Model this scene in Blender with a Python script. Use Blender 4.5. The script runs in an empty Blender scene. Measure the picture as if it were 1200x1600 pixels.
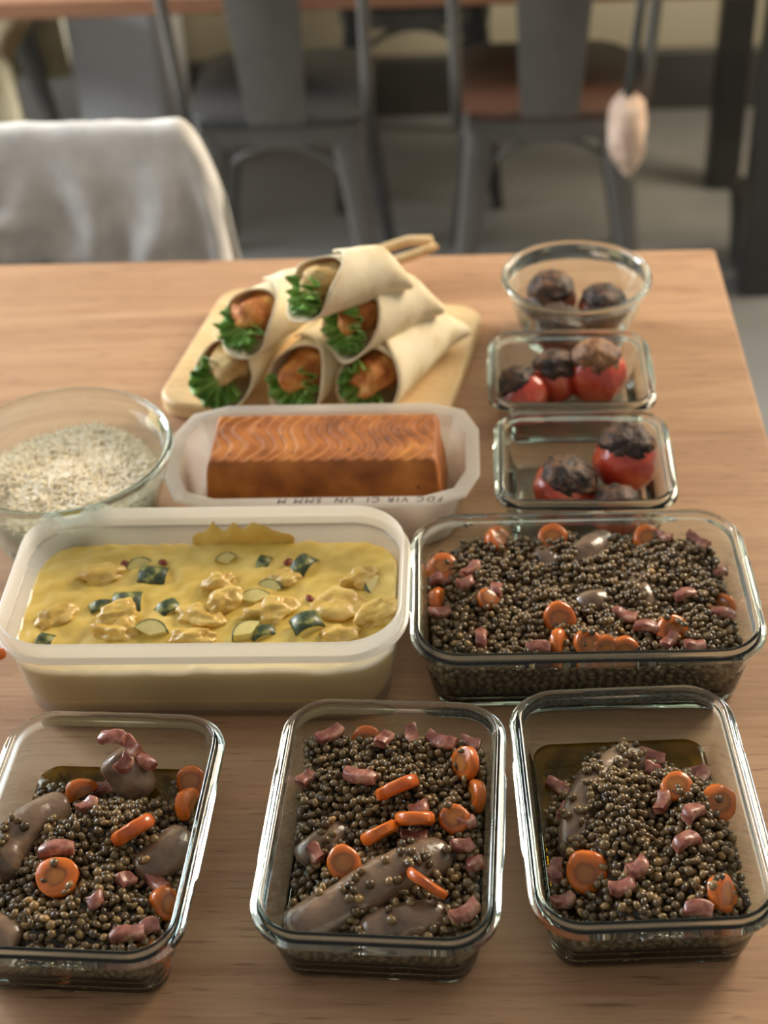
import bpy, math, random
import numpy as np
from mathutils import Vector, Matrix, noise

random.seed(7); rng = np.random.default_rng(7)
SC = bpy.context.scene
COL = SC.collection
T = 0.80                      # height of the table top
# ------------------------------------------------------------------ camera
FPX, PITCH, ROLL, CAMH = 2383.5, math.radians(37.893), math.radians(-3.204), 0.778
c_fw = Vector((0, math.cos(PITCH), -math.sin(PITCH)))
_r0, _u0 = Vector((1, 0, 0)), Vector((0, math.sin(PITCH), math.cos(PITCH)))
c_rt = _r0 * math.cos(ROLL) + _u0 * math.sin(ROLL)
c_up = _u0 * math.cos(ROLL) - _r0 * math.sin(ROLL)
CAM = Vector((0, 0, T + CAMH))
cd = bpy.data.cameras.new('camera'); cam = bpy.data.objects.new('camera', cd); COL.objects.link(cam)
cam.matrix_world = Matrix(((c_rt.x, c_up.x, -c_fw.x, CAM.x), (c_rt.y, c_up.y, -c_fw.y, CAM.y),
                           (c_rt.z, c_up.z, -c_fw.z, CAM.z), (0, 0, 0, 1)))
cd.sensor_fit = 'VERTICAL'; cd.sensor_height = 36.0; cd.lens = 36.0 * FPX / 1600
cd.dof.use_dof = True; cd.dof.focus_distance = 0.97; cd.dof.aperture_fstop = 5.2
SC.camera = cam
# ------------------------------------------------------------------ light
w = bpy.data.worlds.new('world'); SC.world = w; w.use_nodes = True
w.node_tree.nodes['Background'].inputs[0].default_value = (1.0, 0.95, 0.88, 1)
w.node_tree.nodes['Background'].inputs[1].default_value = 0.34
def area(name, loc, target, sx, sy, power, col):
    ld = bpy.data.lights.new(name, 'AREA'); ld.shape = 'RECTANGLE'; ld.size = sx; ld.size_y = sy
    ld.energy = power; ld.color = col
    o = bpy.data.objects.new(name, ld); COL.objects.link(o); o.location = loc
    o.rotation_euler = (Vector(target) - Vector(loc)).to_track_quat('-Z', 'Y').to_euler()
    return o
area('window_light_right', (1.9, 2.5, 2.05), (0.15, 1.15, 0.8), 1.1, 1.3, 92, (1.0, 0.84, 0.64))
area('window_light_left', (-2.3, 1.5, 1.9), (-0.1, 0.9, 0.8), 1.4, 1.3, 30, (0.82, 0.90, 1.0))
area('fill_light_far', (-2.2, 2.7, 1.5), (0.4, 3.3, 0.3), 0.9, 1.4, 140, (0.93, 0.96, 1.0))  # added fill lamp that brightens the far wall, floor and chairs, not a window
SC.view_settings.view_transform = 'Standard'; SC.view_settings.look = 'None'
SC.view_settings.exposure = 0.0; SC.view_settings.gamma = 1.0; SC.view_settings.use_curve_mapping = False
SC.cycles.max_bounces = 14; SC.cycles.transparent_max_bounces = 40; SC.cycles.transmission_bounces = 14
SC.cycles.glossy_bounces = 6; SC.cycles.diffuse_bounces = 4; SC.cycles.sample_clamp_indirect = 6.0

# ------------------------------------------------------------------ helpers
def lin(c):
    return tuple(((v / 255) / 12.92 if v / 255 <= 0.04045 else ((v / 255 + 0.055) / 1.055) ** 2.4) for v in c[:3]) + (1.0,)
def ray(px, py):
    u, v = (px - 600) / FPX, -(py - 800) / FPX
    return c_fw + c_rt * u + c_up * v
def at(px, py, z):            # point of the view ray at height z above the table top
    d = ray(px, py); t = (z - CAMH) / d.z
    return Vector((d.x * t, d.y * t, T + z))
def tag(o, label=None, cat=None, group=None, kind=None):
    for k, v in (('label', label), ('category', cat), ('group', group), ('kind', kind)):
        if v: o[k] = v
    return o
def link(name, data, parent=None, loc=None, rz=None):
    o = bpy.data.objects.new(name, data); COL.objects.link(o)
    if parent: o.parent = parent
    if loc is not None: o.location = loc
    if rz is not None: o.rotation_euler = (0, 0, rz)
    return o
def empty(name, loc, rz=0.0):
    o = link(name, None, None, loc, rz); o.empty_display_size = 0.02
    return o
def me(name, verts, faces, mat, smooth=True):
    m = bpy.data.meshes.new(name); m.from_pydata([tuple(v) for v in verts], [], [tuple(f) for f in faces]); m.update()
    if smooth: m.polygons.foreach_set('use_smooth', [True] * len(m.polygons))
    if mat: m.materials.append(mat)
    return m
def sharp(m, ang=40):
    m.set_sharp_from_angle(angle=math.radians(ang)); return m
class MB:                     # gathers shapes into one mesh
    def __init__(s): s.v = []; s.f = []
    def add(s, v, f):
        n = len(s.v); s.v += [Vector(p) for p in v]; s.f += [tuple(i + n for i in q) for q in f]; return s
    def box(s, c, d, b=0.0, M=None):
        x, y, z = [k / 2 for k in d]
        if b <= 0:
            v = [Vector((sx * x, sy * y, sz * z)) for sz in (-1, 1) for sy in (-1, 1) for sx in (-1, 1)]
            f = [(0, 2, 3, 1), (4, 5, 7, 6), (0, 1, 5, 4), (2, 6, 7, 3), (0, 4, 6, 2), (1, 3, 7, 5)]
        else:
            prof = [(b, -z), (0, -z + b), (0, z - b), (b, z)]
            v, f = loft([[Vector((px, py, zz)) for px, py in rrect(2 * x - 2 * i, 2 * y - 2 * i, max(b - i, b * .4), 2)] for i, zz in prof], True, True)
        v = [(M @ p if M else p) + Vector(c) for p in v]
        return s.add(v, f)
    def tube(s, pts, rad, n=10, caps=True):
        v, f = tube(pts, rad, n, caps); return s.add(v, f)
    def obj(s, name, mat, parent=None, smooth=True, ang=None, loc=None):
        m = me(name, s.v, s.f, mat, smooth)
        if ang: sharp(m, ang)
        return link(name, m, parent, loc)
def loft(loops, cap0=False, cap1=False, close=True):
    n = len(loops[0]); v = [p for l in loops for p in l]; f = []
    for k in range(len(loops) - 1):
        for i in range(n if close else n - 1):
            j = (i + 1) % n
            f.append((k * n + i, k * n + j, (k + 1) * n + j, (k + 1) * n + i))
    if cap0: f.append(tuple(reversed(range(n))))
    if cap1: f.append(tuple(range((len(loops) - 1) * n, len(loops) * n)))
    return v, f
def rrect(w, l, r, nc=6, ns=0):
    r = max(1e-4, min(r, w / 2 - 1e-4, l / 2 - 1e-4)); pts = []
    cs = [(w / 2 - r, l / 2 - r, 0), (-w / 2 + r, l / 2 - r, 90), (-w / 2 + r, -l / 2 + r, 180), (w / 2 - r, -l / 2 + r, 270)]
    for k, (cx, cy, a0) in enumerate(cs):
        arc = [(cx + r * math.cos(math.radians(a0 + 90 * i / nc)), cy + r * math.sin(math.radians(a0 + 90 * i / nc))) for i in range(nc + 1)]
        pts += arc
        if ns:
            nx = cs[(k + 1) % 4]; a1 = math.radians(nx[2])
            q = (nx[0] + r * math.cos(a1), nx[1] + r * math.sin(a1)); p = arc[-1]
            pts += [(p[0] + (q[0] - p[0]) * i / (ns + 1), p[1] + (q[1] - p[1]) * i / (ns + 1)) for i in range(1, ns + 1)]
    return pts
def tube(pts, rad, n=10, caps=True):
    pts = [Vector(p) for p in pts]; loops = []
    if not hasattr(rad, '__len__'): rad = [rad] * len(pts)
    up = Vector((0, 0, 1)); prev = None
    for i, p in enumerate(pts):
        t = (pts[min(i + 1, len(pts) - 1)] - pts[max(i - 1, 0)]).normalized()
        if prev is None:
            a = t.cross(up if abs(t.z) < .9 else Vector((0, 1, 0))).normalized()
        else: a = (prev - t * prev.dot(t)).normalized()
        prev = a; b = t.cross(a)
        loops.append([p + (a * math.cos(2 * math.pi * k / n) + b * math.sin(2 * math.pi * k / n)) * rad[i] for k in range(n)])
    return loft(loops, caps, caps)
def nz(p, s=1.0, seed=0.0):
    return noise.noise(Vector((p[0] * s + seed, p[1] * s - seed * .7, p[2] * s + seed * .3)))
def ico(sub):
    import bmesh
    bm = bmesh.new(); bmesh.ops.create_icosphere(bm, subdivisions=sub, radius=1.0)
    bm.verts.ensure_lookup_table()
    v = [p.co.copy() for p in bm.verts]; f = [tuple(q.index for q in fc.verts) for fc in bm.faces]; bm.free()
    return v, f
ICO = {k: ico(k) for k in (1, 2, 3, 4)}
def blob(scale, amp, freq, seed, sub=3):
    v, f = ICO[sub]
    return [Vector((p.x * scale[0], p.y * scale[1], p.z * scale[2])) * (1 + amp * nz(p, freq, seed) + amp * .4 * nz(p, freq * 2.6, seed + 9)) for p in v], f

# ------------------------------------------------------------------ materials
def newmat(name):
    m = bpy.data.materials.new(name); m.use_nodes = True; nt = m.node_tree; nt.nodes.clear()
    out = nt.nodes.new('ShaderNodeOutputMaterial')
    def N(t, **k):
        n = nt.nodes.new('ShaderNode' + t)
        for a, b in k.items():
            if a.startswith('i_'):
                key = a[2:]; key = int(key) if key.isdigit() else key.replace('_', ' ')
                n.inputs[key].default_value = b
            else: setattr(n, a, b)
        return n
    L = lambda a, b: nt.links.new(a, b)
    return m, N, L, out
def ramp(N, stops, interp='LINEAR'):
    r = N('ValToRGB'); e = r.color_ramp.elements; r.color_ramp.interpolation = interp
    while len(e) < len(stops): e.new(0.5)
    for k, (p, c) in enumerate(stops): e[k].position = p; e[k].color = lin(c)
    return r
def mottled(name, stops, scale=30, rough=0.5, bump=0.3, bscale=None, spec=0.5, sss=0.0, stretch=(1, 1, 1), detail=6, dist=0.0, coat=0.0, bdist=0.002):
    m, N, L, out = newmat(name); b = N('BsdfPrincipled'); L(b.outputs[0], out.inputs[0])
    tc = N('TexCoord'); mp = N('Mapping'); mp.inputs['Scale'].default_value = stretch; L(tc.outputs['Object'], mp.inputs[0])
    n = N('TexNoise', i_Scale=scale, i_Detail=detail, i_Distortion=dist); L(mp.outputs[0], n.inputs['Vector'])
    r = ramp(N, stops); L(n.outputs['Fac'], r.inputs[0]); L(r.outputs[0], b.inputs['Base Color'])
    b.inputs['Roughness'].default_value = rough; b.inputs['Specular IOR Level'].default_value = spec
    b.inputs['Coat Weight'].default_value = coat; b.inputs['Coat Roughness'].default_value = 0.12
    if sss:
        b.inputs['Subsurface Weight'].default_value = sss; b.inputs['Subsurface Scale'].default_value = 0.004
    if bump:
        n2 = N('TexNoise', i_Scale=bscale or scale * 4, i_Detail=4.0); L(mp.outputs[0], n2.inputs['Vector'])
        bp = N('Bump', i_Strength=bump, i_Distance=bdist); L(n2.outputs['Fac'], bp.inputs['Height']); L(bp.outputs[0], b.inputs['Normal'])
    return m
def plain(name, col, rough=0.5, metal=0.0, spec=0.5):
    return mottled(name, [(0.3, tuple(c * .92 for c in col)), (0.7, col)], 12, rough, 0.05, spec=spec) if not metal else metalm(name, col, rough)
def metalm(name, col, rough):
    m, N, L, out = newmat(name); b = N('BsdfPrincipled', i_Metallic=0.45, i_Roughness=rough); L(b.outputs[0], out.inputs[0])
    tc = N('TexCoord'); n = N('TexNoise', i_Scale=9.0, i_Detail=5.0); L(tc.outputs['Object'], n.inputs['Vector'])
    r = ramp(N, [(0.3, tuple(c * .85 for c in col)), (0.7, col)]); L(n.outputs['Fac'], r.inputs[0]); L(r.outputs[0], b.inputs['Base Color'])
    return m
def wood(name, stops, sx=1.0, rough=0.5, sc=1.0):
    m, N, L, out = newmat(name); b = N('BsdfPrincipled', i_Roughness=rough); L(b.outputs[0], out.inputs[0])
    tc = N('TexCoord'); mp = N('Mapping'); mp.inputs['Scale'].default_value = (0.9 * sx * sc, 11 * sc, 11 * sc); L(tc.outputs['Object'], mp.inputs[0])
    n = N('TexNoise', i_Scale=1.6, i_Detail=7.0, i_Roughness=0.62, i_Distortion=0.9); L(mp.outputs[0], n.inputs['Vector'])
    mp2 = N('Mapping'); mp2.inputs['Scale'].default_value = (7 * sc, 190 * sc, 190 * sc); L(tc.outputs['Object'], mp2.inputs[0])
    n2 = N('TexNoise', i_Scale=1.5, i_Detail=4.0, i_Distortion=0.3); L(mp2.outputs[0], n2.inputs['Vector'])
    mx = N('Mix', data_type='FLOAT'); mx.inputs[0].default_value = 0.28; L(n.outputs['Fac'], mx.inputs[2]); L(n2.outputs['Fac'], mx.inputs[3])
    r = ramp(N, stops); L(mx.outputs[0], r.inputs[0])
    mp3 = N('Mapping'); mp3.inputs['Scale'].default_value = (28 * sc, 300 * sc, 300 * sc); L(tc.outputs['Object'], mp3.inputs[0])
    n3 = N('TexNoise', i_Scale=1.0, i_Detail=2.0); L(mp3.outputs[0], n3.inputs['Vector'])
    r3 = ramp(N, [(0.28, (150, 140, 130)), (0.40, (255, 255, 255))]); L(n3.outputs['Fac'], r3.inputs[0])
    mu = N('Mix', data_type='RGBA', blend_type='MULTIPLY'); mu.inputs[0].default_value = 0.55; L(r.outputs[0], mu.inputs[6]); L(r3.outputs[0], mu.inputs[7])
    L(mu.outputs[2], b.inputs['Base Color'])
    bp = N('Bump', i_Strength=0.12, i_Distance=0.001); L(n2.outputs['Fac'], bp.inputs['Height']); L(bp.outputs[0], b.inputs['Normal'])
    return m
def solid_glass(name, col):
    m, N, L, out = newmat(name); g = N('BsdfGlass', i_IOR=1.48, i_Roughness=0.0); g.inputs['Color'].default_value = col
    L(g.outputs[0], out.inputs[0]); return m
def plastic(name, col, clear, transl=0.45):
    m, N, L, out = newmat(name)
    d = N('BsdfDiffuse'); d.inputs[0].default_value = col; t = N('BsdfTranslucent'); t.inputs[0].default_value = col
    m1 = N('MixShader', i_Fac=transl); L(d.outputs[0], m1.inputs[1]); L(t.outputs[0], m1.inputs[2])
    tr = N('BsdfTransparent'); tr.inputs[0].default_value = (0.97, 0.97, 0.95, 1); m2 = N('MixShader', i_Fac=clear); L(m1.outputs[0], m2.inputs[1]); L(tr.outputs[0], m2.inputs[2])
    g = N('BsdfGlossy', i_Roughness=0.22); lw = N('LayerWeight', i_Blend=0.5)
    pw = N('Math', operation='POWER'); L(lw.outputs['Facing'], pw.inputs[0]); pw.inputs[1].default_value = 4.0
    ml = N('Math', operation='MULTIPLY_ADD'); L(pw.outputs[0], ml.inputs[0]); ml.inputs[1].default_value = 0.5; ml.inputs[2].default_value = 0.05
    m3 = N('MixShader'); L(ml.outputs[0], m3.inputs[0]); L(m2.outputs[0], m3.inputs[1]); L(g.outputs[0], m3.inputs[2]); L(m3.outputs[0], out.inputs[0])
    return m
def lentil_mat(name, per_object):
    m, N, L, out = newmat(name); b = N('BsdfPrincipled', i_Roughness=0.3); L(b.outputs[0], out.inputs[0])
    if per_object: src = N('ObjectInfo').outputs['Random']
    else: src = N('Attribute', attribute_name='tone').outputs['Fac']
    r = ramp(N, LENT); L(src, r.inputs[0]); L(r.outputs[0], b.inputs['Base Color'])
    b.inputs['Coat Weight'].default_value = 0.25; b.inputs['Coat Roughness'].default_value = 0.15
    return m
def oil_mat(name, col, clear, tint):
    m, N, L, out = newmat(name); b = N('BsdfPrincipled', i_Roughness=0.05)
    tc = N('TexCoord'); n = N('TexNoise', i_Scale=60.0, i_Detail=4.0); L(tc.outputs['Object'], n.inputs['Vector'])
    r = ramp(N, [(0.35, tuple(c * .6 for c in col)), (0.65, col)]); L(n.outputs['Fac'], r.inputs[0]); L(r.outputs[0], b.inputs['Base Color'])
    tr = N('BsdfTransparent'); tr.inputs[0].default_value = lin(tint); mx = N('MixShader', i_Fac=clear); L(b.outputs[0], mx.inputs[1]); L(tr.outputs[0], mx.inputs[2]); L(mx.outputs[0], out.inputs[0])
    return m
LENT = [(0.0, (64, 50, 31)), (0.35, (98, 78, 48)), (0.7, (122, 99, 62)), (0.92, (150, 121, 75)), (1.0, (184, 144, 86))]
M = {}
M['table'] = wood('light_oak_laminate', [(0.30, (146, 108, 78)), (0.43, (168, 128, 94)), (0.55, (184, 144, 108)), (0.72, (196, 160, 122))], 1.0, 0.56)
M['board'] = wood('pale_board_wood', [(0.3, (206, 170, 118)), (0.5, (226, 194, 142)), (0.7, (236, 208, 160))], 1.5, 0.55, 2.0)
M['fartable'] = wood('brown_table_wood', [(0.3, (112, 74, 52)), (0.5, (140, 98, 70)), (0.7, (158, 114, 84))], 1.0, 0.45)
M['seatwood'] = wood('dark_seat_wood', [(0.3, (58, 36, 24)), (0.7, (86, 56, 38))], 1.0, 0.5)
M['rim'] = solid_glass('solid_clear_glass', (0.94, 0.984, 0.978, 1))
M['pp'] = plastic('frosted_white_plastic', lin((238, 234, 222)), 0.70, 0.6)
M['pprim'] = plastic('frosted_rim_plastic', lin((244, 240, 230)), 0.28, 0.55)
M['pptray'] = plastic('milky_tray_plastic', lin((238, 232, 220)), 0.40, 0.5)
M['ink'] = plain('black_marker_ink', (32, 28, 30), 0.6)
M['lentil'] = lentil_mat('lentil_skin', True); M['lentils'] = lentil_mat('lentil_skin_mass', False)
M['gravy'] = mottled('brown_gravy', [(0.35, (30, 22, 12)), (0.65, (52, 40, 22))], 70, 0.22, 0.4, 200)
M['oil'] = oil_mat('olive_broth', (128, 98, 22), 0.5, (206, 172, 66))
M['sausage'] = mottled('sausage_skin', [(0.3, (90, 71, 54)), (0.5, (124, 100, 79)), (0.72, (152, 126, 100))], 60, 0.26, 0.5, 110, coat=0.4)
M['bacon'] = mottled('bacon_flesh', [(0.36, (118, 62, 50)), (0.52, (158, 98, 82)), (0.66, (208, 158, 132))], 110, 0.35, 0.3, 300, coat=0.3, sss=0.15)
M['tortilla'] = mottled('tortilla', [(0.3, (214, 190, 144)), (0.46, (238, 222, 184)), (0.7, (246, 234, 204))], 34, 0.75, 0.25, 120, sss=0.1)
M['crumb'] = mottled('breaded_crust', [(0.32, (150, 78, 28)), (0.5, (196, 120, 48)), (0.68, (222, 170, 96))], 60, 0.7, 0.9, 220)
M['crumbpale'] = mottled('pale_cutlet', [(0.32, (176, 130, 66)), (0.5, (206, 172, 110)), (0.68, (226, 200, 146))], 60, 0.7, 0.9, 220)
M['lettuce'] = mottled('lettuce_leaf', [(0.3, (66, 108, 40)), (0.5, (112, 158, 66)), (0.72, (176, 204, 116))], 45, 0.45, 0.5, 150)
M['rice'] = mottled('cooked_rice', [(0.3, (246, 232, 200)), (0.7, (253, 244, 220))], 90, 0.5, 0.0)
M['sauce'] = mottled('curry_sauce', [(0.3, (206, 174, 80)), (0.5, (218, 188, 96)), (0.7, (228, 202, 118))], 26, 0.32, 0.25, 160, coat=0.2, sss=0.1)
M['chicken'] = mottled('sauced_chicken', [(0.3, (192, 150, 66)), (0.5, (212, 178, 92)), (0.7, (230, 202, 126))], 60, 0.35, 0.5, 180, coat=0.25)
M['zskin'] = mottled('courgette_skin', [(0.36, (40, 54, 32)), (0.5, (66, 82, 46)), (0.64, (150, 150, 84))], 150, 0.4, 0.2, 200, coat=0.15)
M['zflesh'] = mottled('courgette_flesh', [(0.35, (204, 190, 112)), (0.65, (228, 214, 146))], 80, 0.4, 0.2, 200, coat=0.2)
M['chili'] = mottled('chili_flake', [(0.4, (110, 34, 20)), (0.6, (146, 60, 30))], 200, 0.4, 0.0)
M['tomato'] = mottled('roast_tomato_skin', [(0.3, (160, 42, 28)), (0.5, (202, 74, 48)), (0.7, (224, 118, 74))], 42, 0.2, 0.7, 110, coat=0.5, sss=0.1)
M['roast'] = mottled('browned_tomato_skin', [(0.34, (70, 40, 26)), (0.52, (112, 62, 40)), (0.7, (180, 90, 54))], 46, 0.35, 0.6, 110, coat=0.2)
M['char'] = mottled('charred_stuffing', [(0.34, (30, 20, 14)), (0.5, (66, 44, 30)), (0.68, (124, 84, 54))], 110, 0.55, 0.9, 260)
M['stuffing'] = mottled('browned_stuffing', [(0.34, (96, 60, 34)), (0.66, (150, 104, 62))], 100, 0.55, 0.8, 240)
M['steel'] = metalm('gunmetal_steel', (112, 109, 103), 0.30)
M['darksteel'] = metalm('dark_steel', (74, 74, 71), 0.42)
M['cloth'] = mottled('pale_grey_cloth', [(0.3, (206, 204, 198)), (0.7, (232, 230, 224))], 30, 0.9, 0.3, 400)
M['beigecloth'] = mottled('beige_cloth', [(0.3, (160, 146, 112)), (0.7, (196, 182, 148))], 14, 0.9, 0.3, 300)
M['pink'] = mottled('dusty_pink_cloth', [(0.3, (190, 160, 138)), (0.7, (222, 198, 176))], 30, 0.9, 0.3, 300)
M['floor'] = mottled('grey_floor', [(0.3, (110, 110, 107)), (0.7, (130, 130, 126))], 3, 0.4, 0.05, 40)
M['wall'] = mottled('beige_wall', [(0.3, (176, 166, 138)), (0.7, (186, 176, 148))], 4, 0.8, 0.05)
M['plinth'] = mottled('dark_plinth', [(0.3, (62, 60, 54)), (0.7, (72, 70, 64))], 6, 0.5, 0.05)
M['white'] = mottled('white_lacquer', [(0.3, (206, 208, 210)), (0.7, (216, 218, 220))], 5, 0.4, 0.02)
M['post'] = mottled('grey_post_paint', [(0.3, (132, 133, 130)), (0.7, (146, 147, 144))], 6, 0.5, 0.03)
M['darkbin'] = mottled('charcoal_plastic', [(0.3, (52, 52, 48)), (0.7, (66, 65, 60))], 8, 0.5, 0.05)
M['red'] = mottled('red_wrapper', [(0.4, (176, 40, 36)), (0.6, (226, 200, 190))], 20, 0.5, 0.0)
M['leather'] = mottled('tan_strap', [(0.3, (206, 172, 122)), (0.7, (232, 206, 160))], 60, 0.7, 0.3)
M['orange'] = mottled('orange_plastic', [(0.3, (232, 104, 26)), (0.7, (244, 122, 36))], 20, 0.35, 0.0)
def carrot_mat():
    m, N, L, out = newmat('cooked_carrot'); b = N('BsdfPrincipled', i_Roughness=0.28); L(b.outputs[0], out.inputs[0])
    tc = N('TexCoord'); sp = N('SeparateXYZ'); L(tc.outputs['Object'], sp.inputs[0])
    cb = N('CombineXYZ'); L(sp.outputs[0], cb.inputs[0]); L(sp.outputs[1], cb.inputs[1])
    ln = N('VectorMath', operation='LENGTH'); L(cb.outputs[0], ln.inputs[0])
    n = N('TexNoise', i_Scale=140.0, i_Detail=3.0); L(tc.outputs['Object'], n.inputs['Vector'])
    a = N('Math', operation='MULTIPLY_ADD'); L(n.outputs['Fac'], a.inputs[0]); a.inputs[1].default_value = 0.005; L(ln.outputs['Value'], a.inputs[2])
    s = N('Math', operation='MULTIPLY'); L(a.outputs[0], s.inputs[0]); s.inputs[1].default_value = 55.0
    r = ramp(N, [(0.0, (178, 112, 46)), (0.36, (166, 100, 40)), (0.46, (142, 78, 28)), (0.56, (196, 100, 28)), (0.8, (214, 110, 32)), (0.95, (196, 90, 26))])
    L(s.outputs[0], r.inputs[0]); L(r.outputs[0], b.inputs['Base Color'])
    b.inputs['Coat Weight'].default_value = 0.4; b.inputs['Coat Roughness'].default_value = 0.1
    bp = N('Bump', i_Strength=0.25, i_Distance=0.001); L(n.outputs['Fac'], bp.inputs['Height']); L(bp.outputs[0], b.inputs['Normal'])
    return m
M['carrot'] = carrot_mat()
def loaf_mat():
    m, N, L, out = newmat('baked_loaf_crust'); b = N('BsdfPrincipled', i_Roughness=0.62); L(b.outputs[0], out.inputs[0])
    tc = N('TexCoord'); n = N('TexNoise', i_Scale=26.0, i_Detail=7.0); L(tc.outputs['Object'], n.inputs['Vector'])
    r = ramp(N, [(0.3, (116, 60, 20)), (0.48, (164, 94, 32)), (0.62, (186, 116, 44)), (0.75, (206, 140, 64))]); L(n.outputs['Fac'], r.inputs[0])
    v = N('TexVoronoi', i_Scale=70.0); L(tc.outputs['Object'], v.inputs['Vector'])
    r2 = ramp(N, [(0.06, (96, 78, 40)), (0.16, (255, 255, 255))]); L(v.outputs['Distance'], r2.inputs[0])
    mu = N('Mix', data_type='RGBA', blend_type='MULTIPLY'); mu.inputs[0].default_value = 0.75; L(r.outputs[0], mu.inputs[6]); L(r2.outputs[0], mu.inputs[7]); L(mu.outputs[2], b.inputs['Base Color'])
    n2 = N('TexNoise', i_Scale=180.0, i_Detail=4.0); L(tc.outputs['Object'], n2.inputs['Vector'])
    bp = N('Bump', i_Strength=0.4, i_Distance=0.001); L(n2.outputs['Fac'], bp.inputs['Height']); L(bp.outputs[0], b.inputs['Normal'])
    return m
M['loaf'] = loaf_mat()

# ------------------------------------------------------------------ the setting
YAW = math.radians(-4.0)
def rot(x, y, a): return (x * math.cos(a) - y * math.sin(a), x * math.sin(a) + y * math.cos(a))
def room(x, y, z):            # room frame, turned like the table
    q = rot(x, y, YAW); return Vector((q[0], q[1], z))
def struct(name, mb, mat, label=None, loc=(0, 0, 0)):
    o = mb.obj(name, mat, smooth=False); o.rotation_euler = (0, 0, YAW); o['kind'] = 'structure'
    if label: o['label'] = label
    return o
struct('floor', MB().box((0, 1.8, -0.05), (5.4, 5.6, 0.1)), M['floor'], 'smooth grey floor under both tables')
struct('wall_back', MB().box((0, 3.72, 1.3), (5.4, 0.1, 2.6)), M['wall'], 'plain beige wall behind the far table')
struct('baseboard_back', MB().box((0, 3.655, 0.075), (5.4, 0.03, 0.15), 0.004), M['plinth'], 'dark grey plinth along the beige wall')

# ------------------------------------------------------------------ kitchen table
TW, TD = 1.55, 1.06
corner = Vector((0.361, 1.417))
cx, cy = rot(-TW / 2, -TD / 2, YAW)
tb = empty('kitchen_table', (corner.x + cx, corner.y + cy, 0), YAW)
tag(tb, 'light oak kitchen table carrying all the food containers', 'table')
MB().box((0, 0, T - 0.016), (TW, TD, 0.032), 0.003).obj('table_top', M['table'], tb, smooth=False)
for sx in (-1, 1):
    for sy in (-1, 1):
        MB().box((sx * (TW / 2 - .1), sy * (TD / 2 - .1), (T - .032) / 2), (.06, .06, T - .032), .004).obj('leg', M['darksteel'], tb, smooth=False)

# ------------------------------------------------------------------ far table and chairs
ft = empty('dining_table', room(-0.29, 2.985, 0), YAW)
tag(ft, 'brown wooden dining table in the blurred background', 'table')
MB().box((0, 0, 0.638), (1.84, 0.62, 0.035), 0.004).obj('table_top', M['fartable'], ft, smooth=False)
for sx in (-1, 1):
    for sy in (-1, 1):
        MB().box((sx * .875, sy * .24, .310), (.07, .07, .620), .005).obj('leg', M['darksteel'], ft, smooth=False)
MB().box((0, 0, .008), (.16, .05, .016), .005).obj('red_packet', M['red'], loc=room(-.55, 2.72, .6555))
tag(bpy.data.objects['red_packet'], 'flat red and white packet lying on the far table', 'packet')

def steel_chair(name, x, y, rz, label, group=None, seatmat='steel', legmat='steel'):
    """metal bistro chair, front towards local +y, backrest at -y"""
    r = empty(name, room(x, y, 0), rz + YAW); tag(r, label, 'chair', group)
    lp = [[Vector((px, py + .0, z)) for px, py in rrect(.34 - 2 * i, .34 - 2 * i, .07, 6)] for i, z in ((.006, .438), (0, .444), (0, .452), (.006, .458))]
    v, f = loft(lp, True, True); MB().add(v, f).obj('seat', M[seatmat], r, ang=40)
    ap = [[Vector((px, py, z)) for px, py in rrect(.325 - 2 * i, .325 - 2 * i, .065, 6)] for i, z in ((0, .4), (0, .438))]
    v, f = loft(ap); MB().add(v, f).obj('seat_apron', M['steel'], r, ang=40)
    for sx in (-1, 1):
        for sy in (-1, 1):
            t, b = Vector((sx * .118, sy * .135, .44)), Vector((sx * .175, sy * .20, 0))
            lo = []
            for k in range(6):
                q = t.lerp(b, k / 5); wd = .030 * (1 - .55 * k / 5)
                lo.append([q + Vector((px, py, 0)) for px, py in rrect(wd * 2, wd * 1.5, wd * .4, 2)])
            v, f = loft(lo, True, True); MB().add(v, f).obj('leg', M[legmat], r, ang=50)
    # arched brace under the seat on each long side
    for sy in (-1, 1):
        pts = [Vector((.125 * math.cos(a), sy * .155, .30 + .10 * math.sin(a))) for a in np.linspace(0, math.pi, 11)]
        MB().tube(pts, .007, 6).obj('brace', M['steel'], r)
    bp = lambda h: -.165 - .10 * (h - .45) / .4
    pts = [Vector((sx_ * (.165 + .02 * (h - .45)), bp(h), h)) for sx_, h in ((-1, .43), (-1, .56), (-1, .70), (-1, .79))]
    pts += [Vector((.165 * math.cos(a), bp(.83), .80 + .05 * math.sin(a))) for a in np.linspace(math.pi * .86, math.pi * .14, 7)]
    pts += [Vector((-p.x, p.y, p.z)) for p in reversed(pts[:4])]
    MB().tube(pts, .011, 8).obj('back_frame', M['steel'], r)
    lo = [[Vector((px, bp(h) + py, h)) for px, py in rrect(wd, .012, .004, 2)] for h, wd in ((.445, .105), (.55, .115), (.7, .13), (.845, .15))]
    v, f = loft(lo, True, True); MB().add(v, f).obj('back_splat', M['steel'], r, ang=40)
    return r
G = 'metal chairs round the far table'
steel_chair('metal_chair', -.335, 2.76, 0.0, 'grey metal chair at the far table, left of the two with backs towards us', G, 'darksteel')
steel_chair('metal_chair', .155, 2.76, 0.0, 'grey metal chair with a brown wooden seat and a pink pouch on its back', G, 'seatwood')
steel_chair('metal_chair', -.10, 3.33, math.pi, 'dark metal chair on the wall side of the far table, between two grey chairs', G, 'darksteel', 'darksteel')
steel_chair('metal_chair', -1.10, 3.13, math.pi, 'metal chair with a beige blanket on its seat, left behind the far table', G, 'darksteel')

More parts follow.
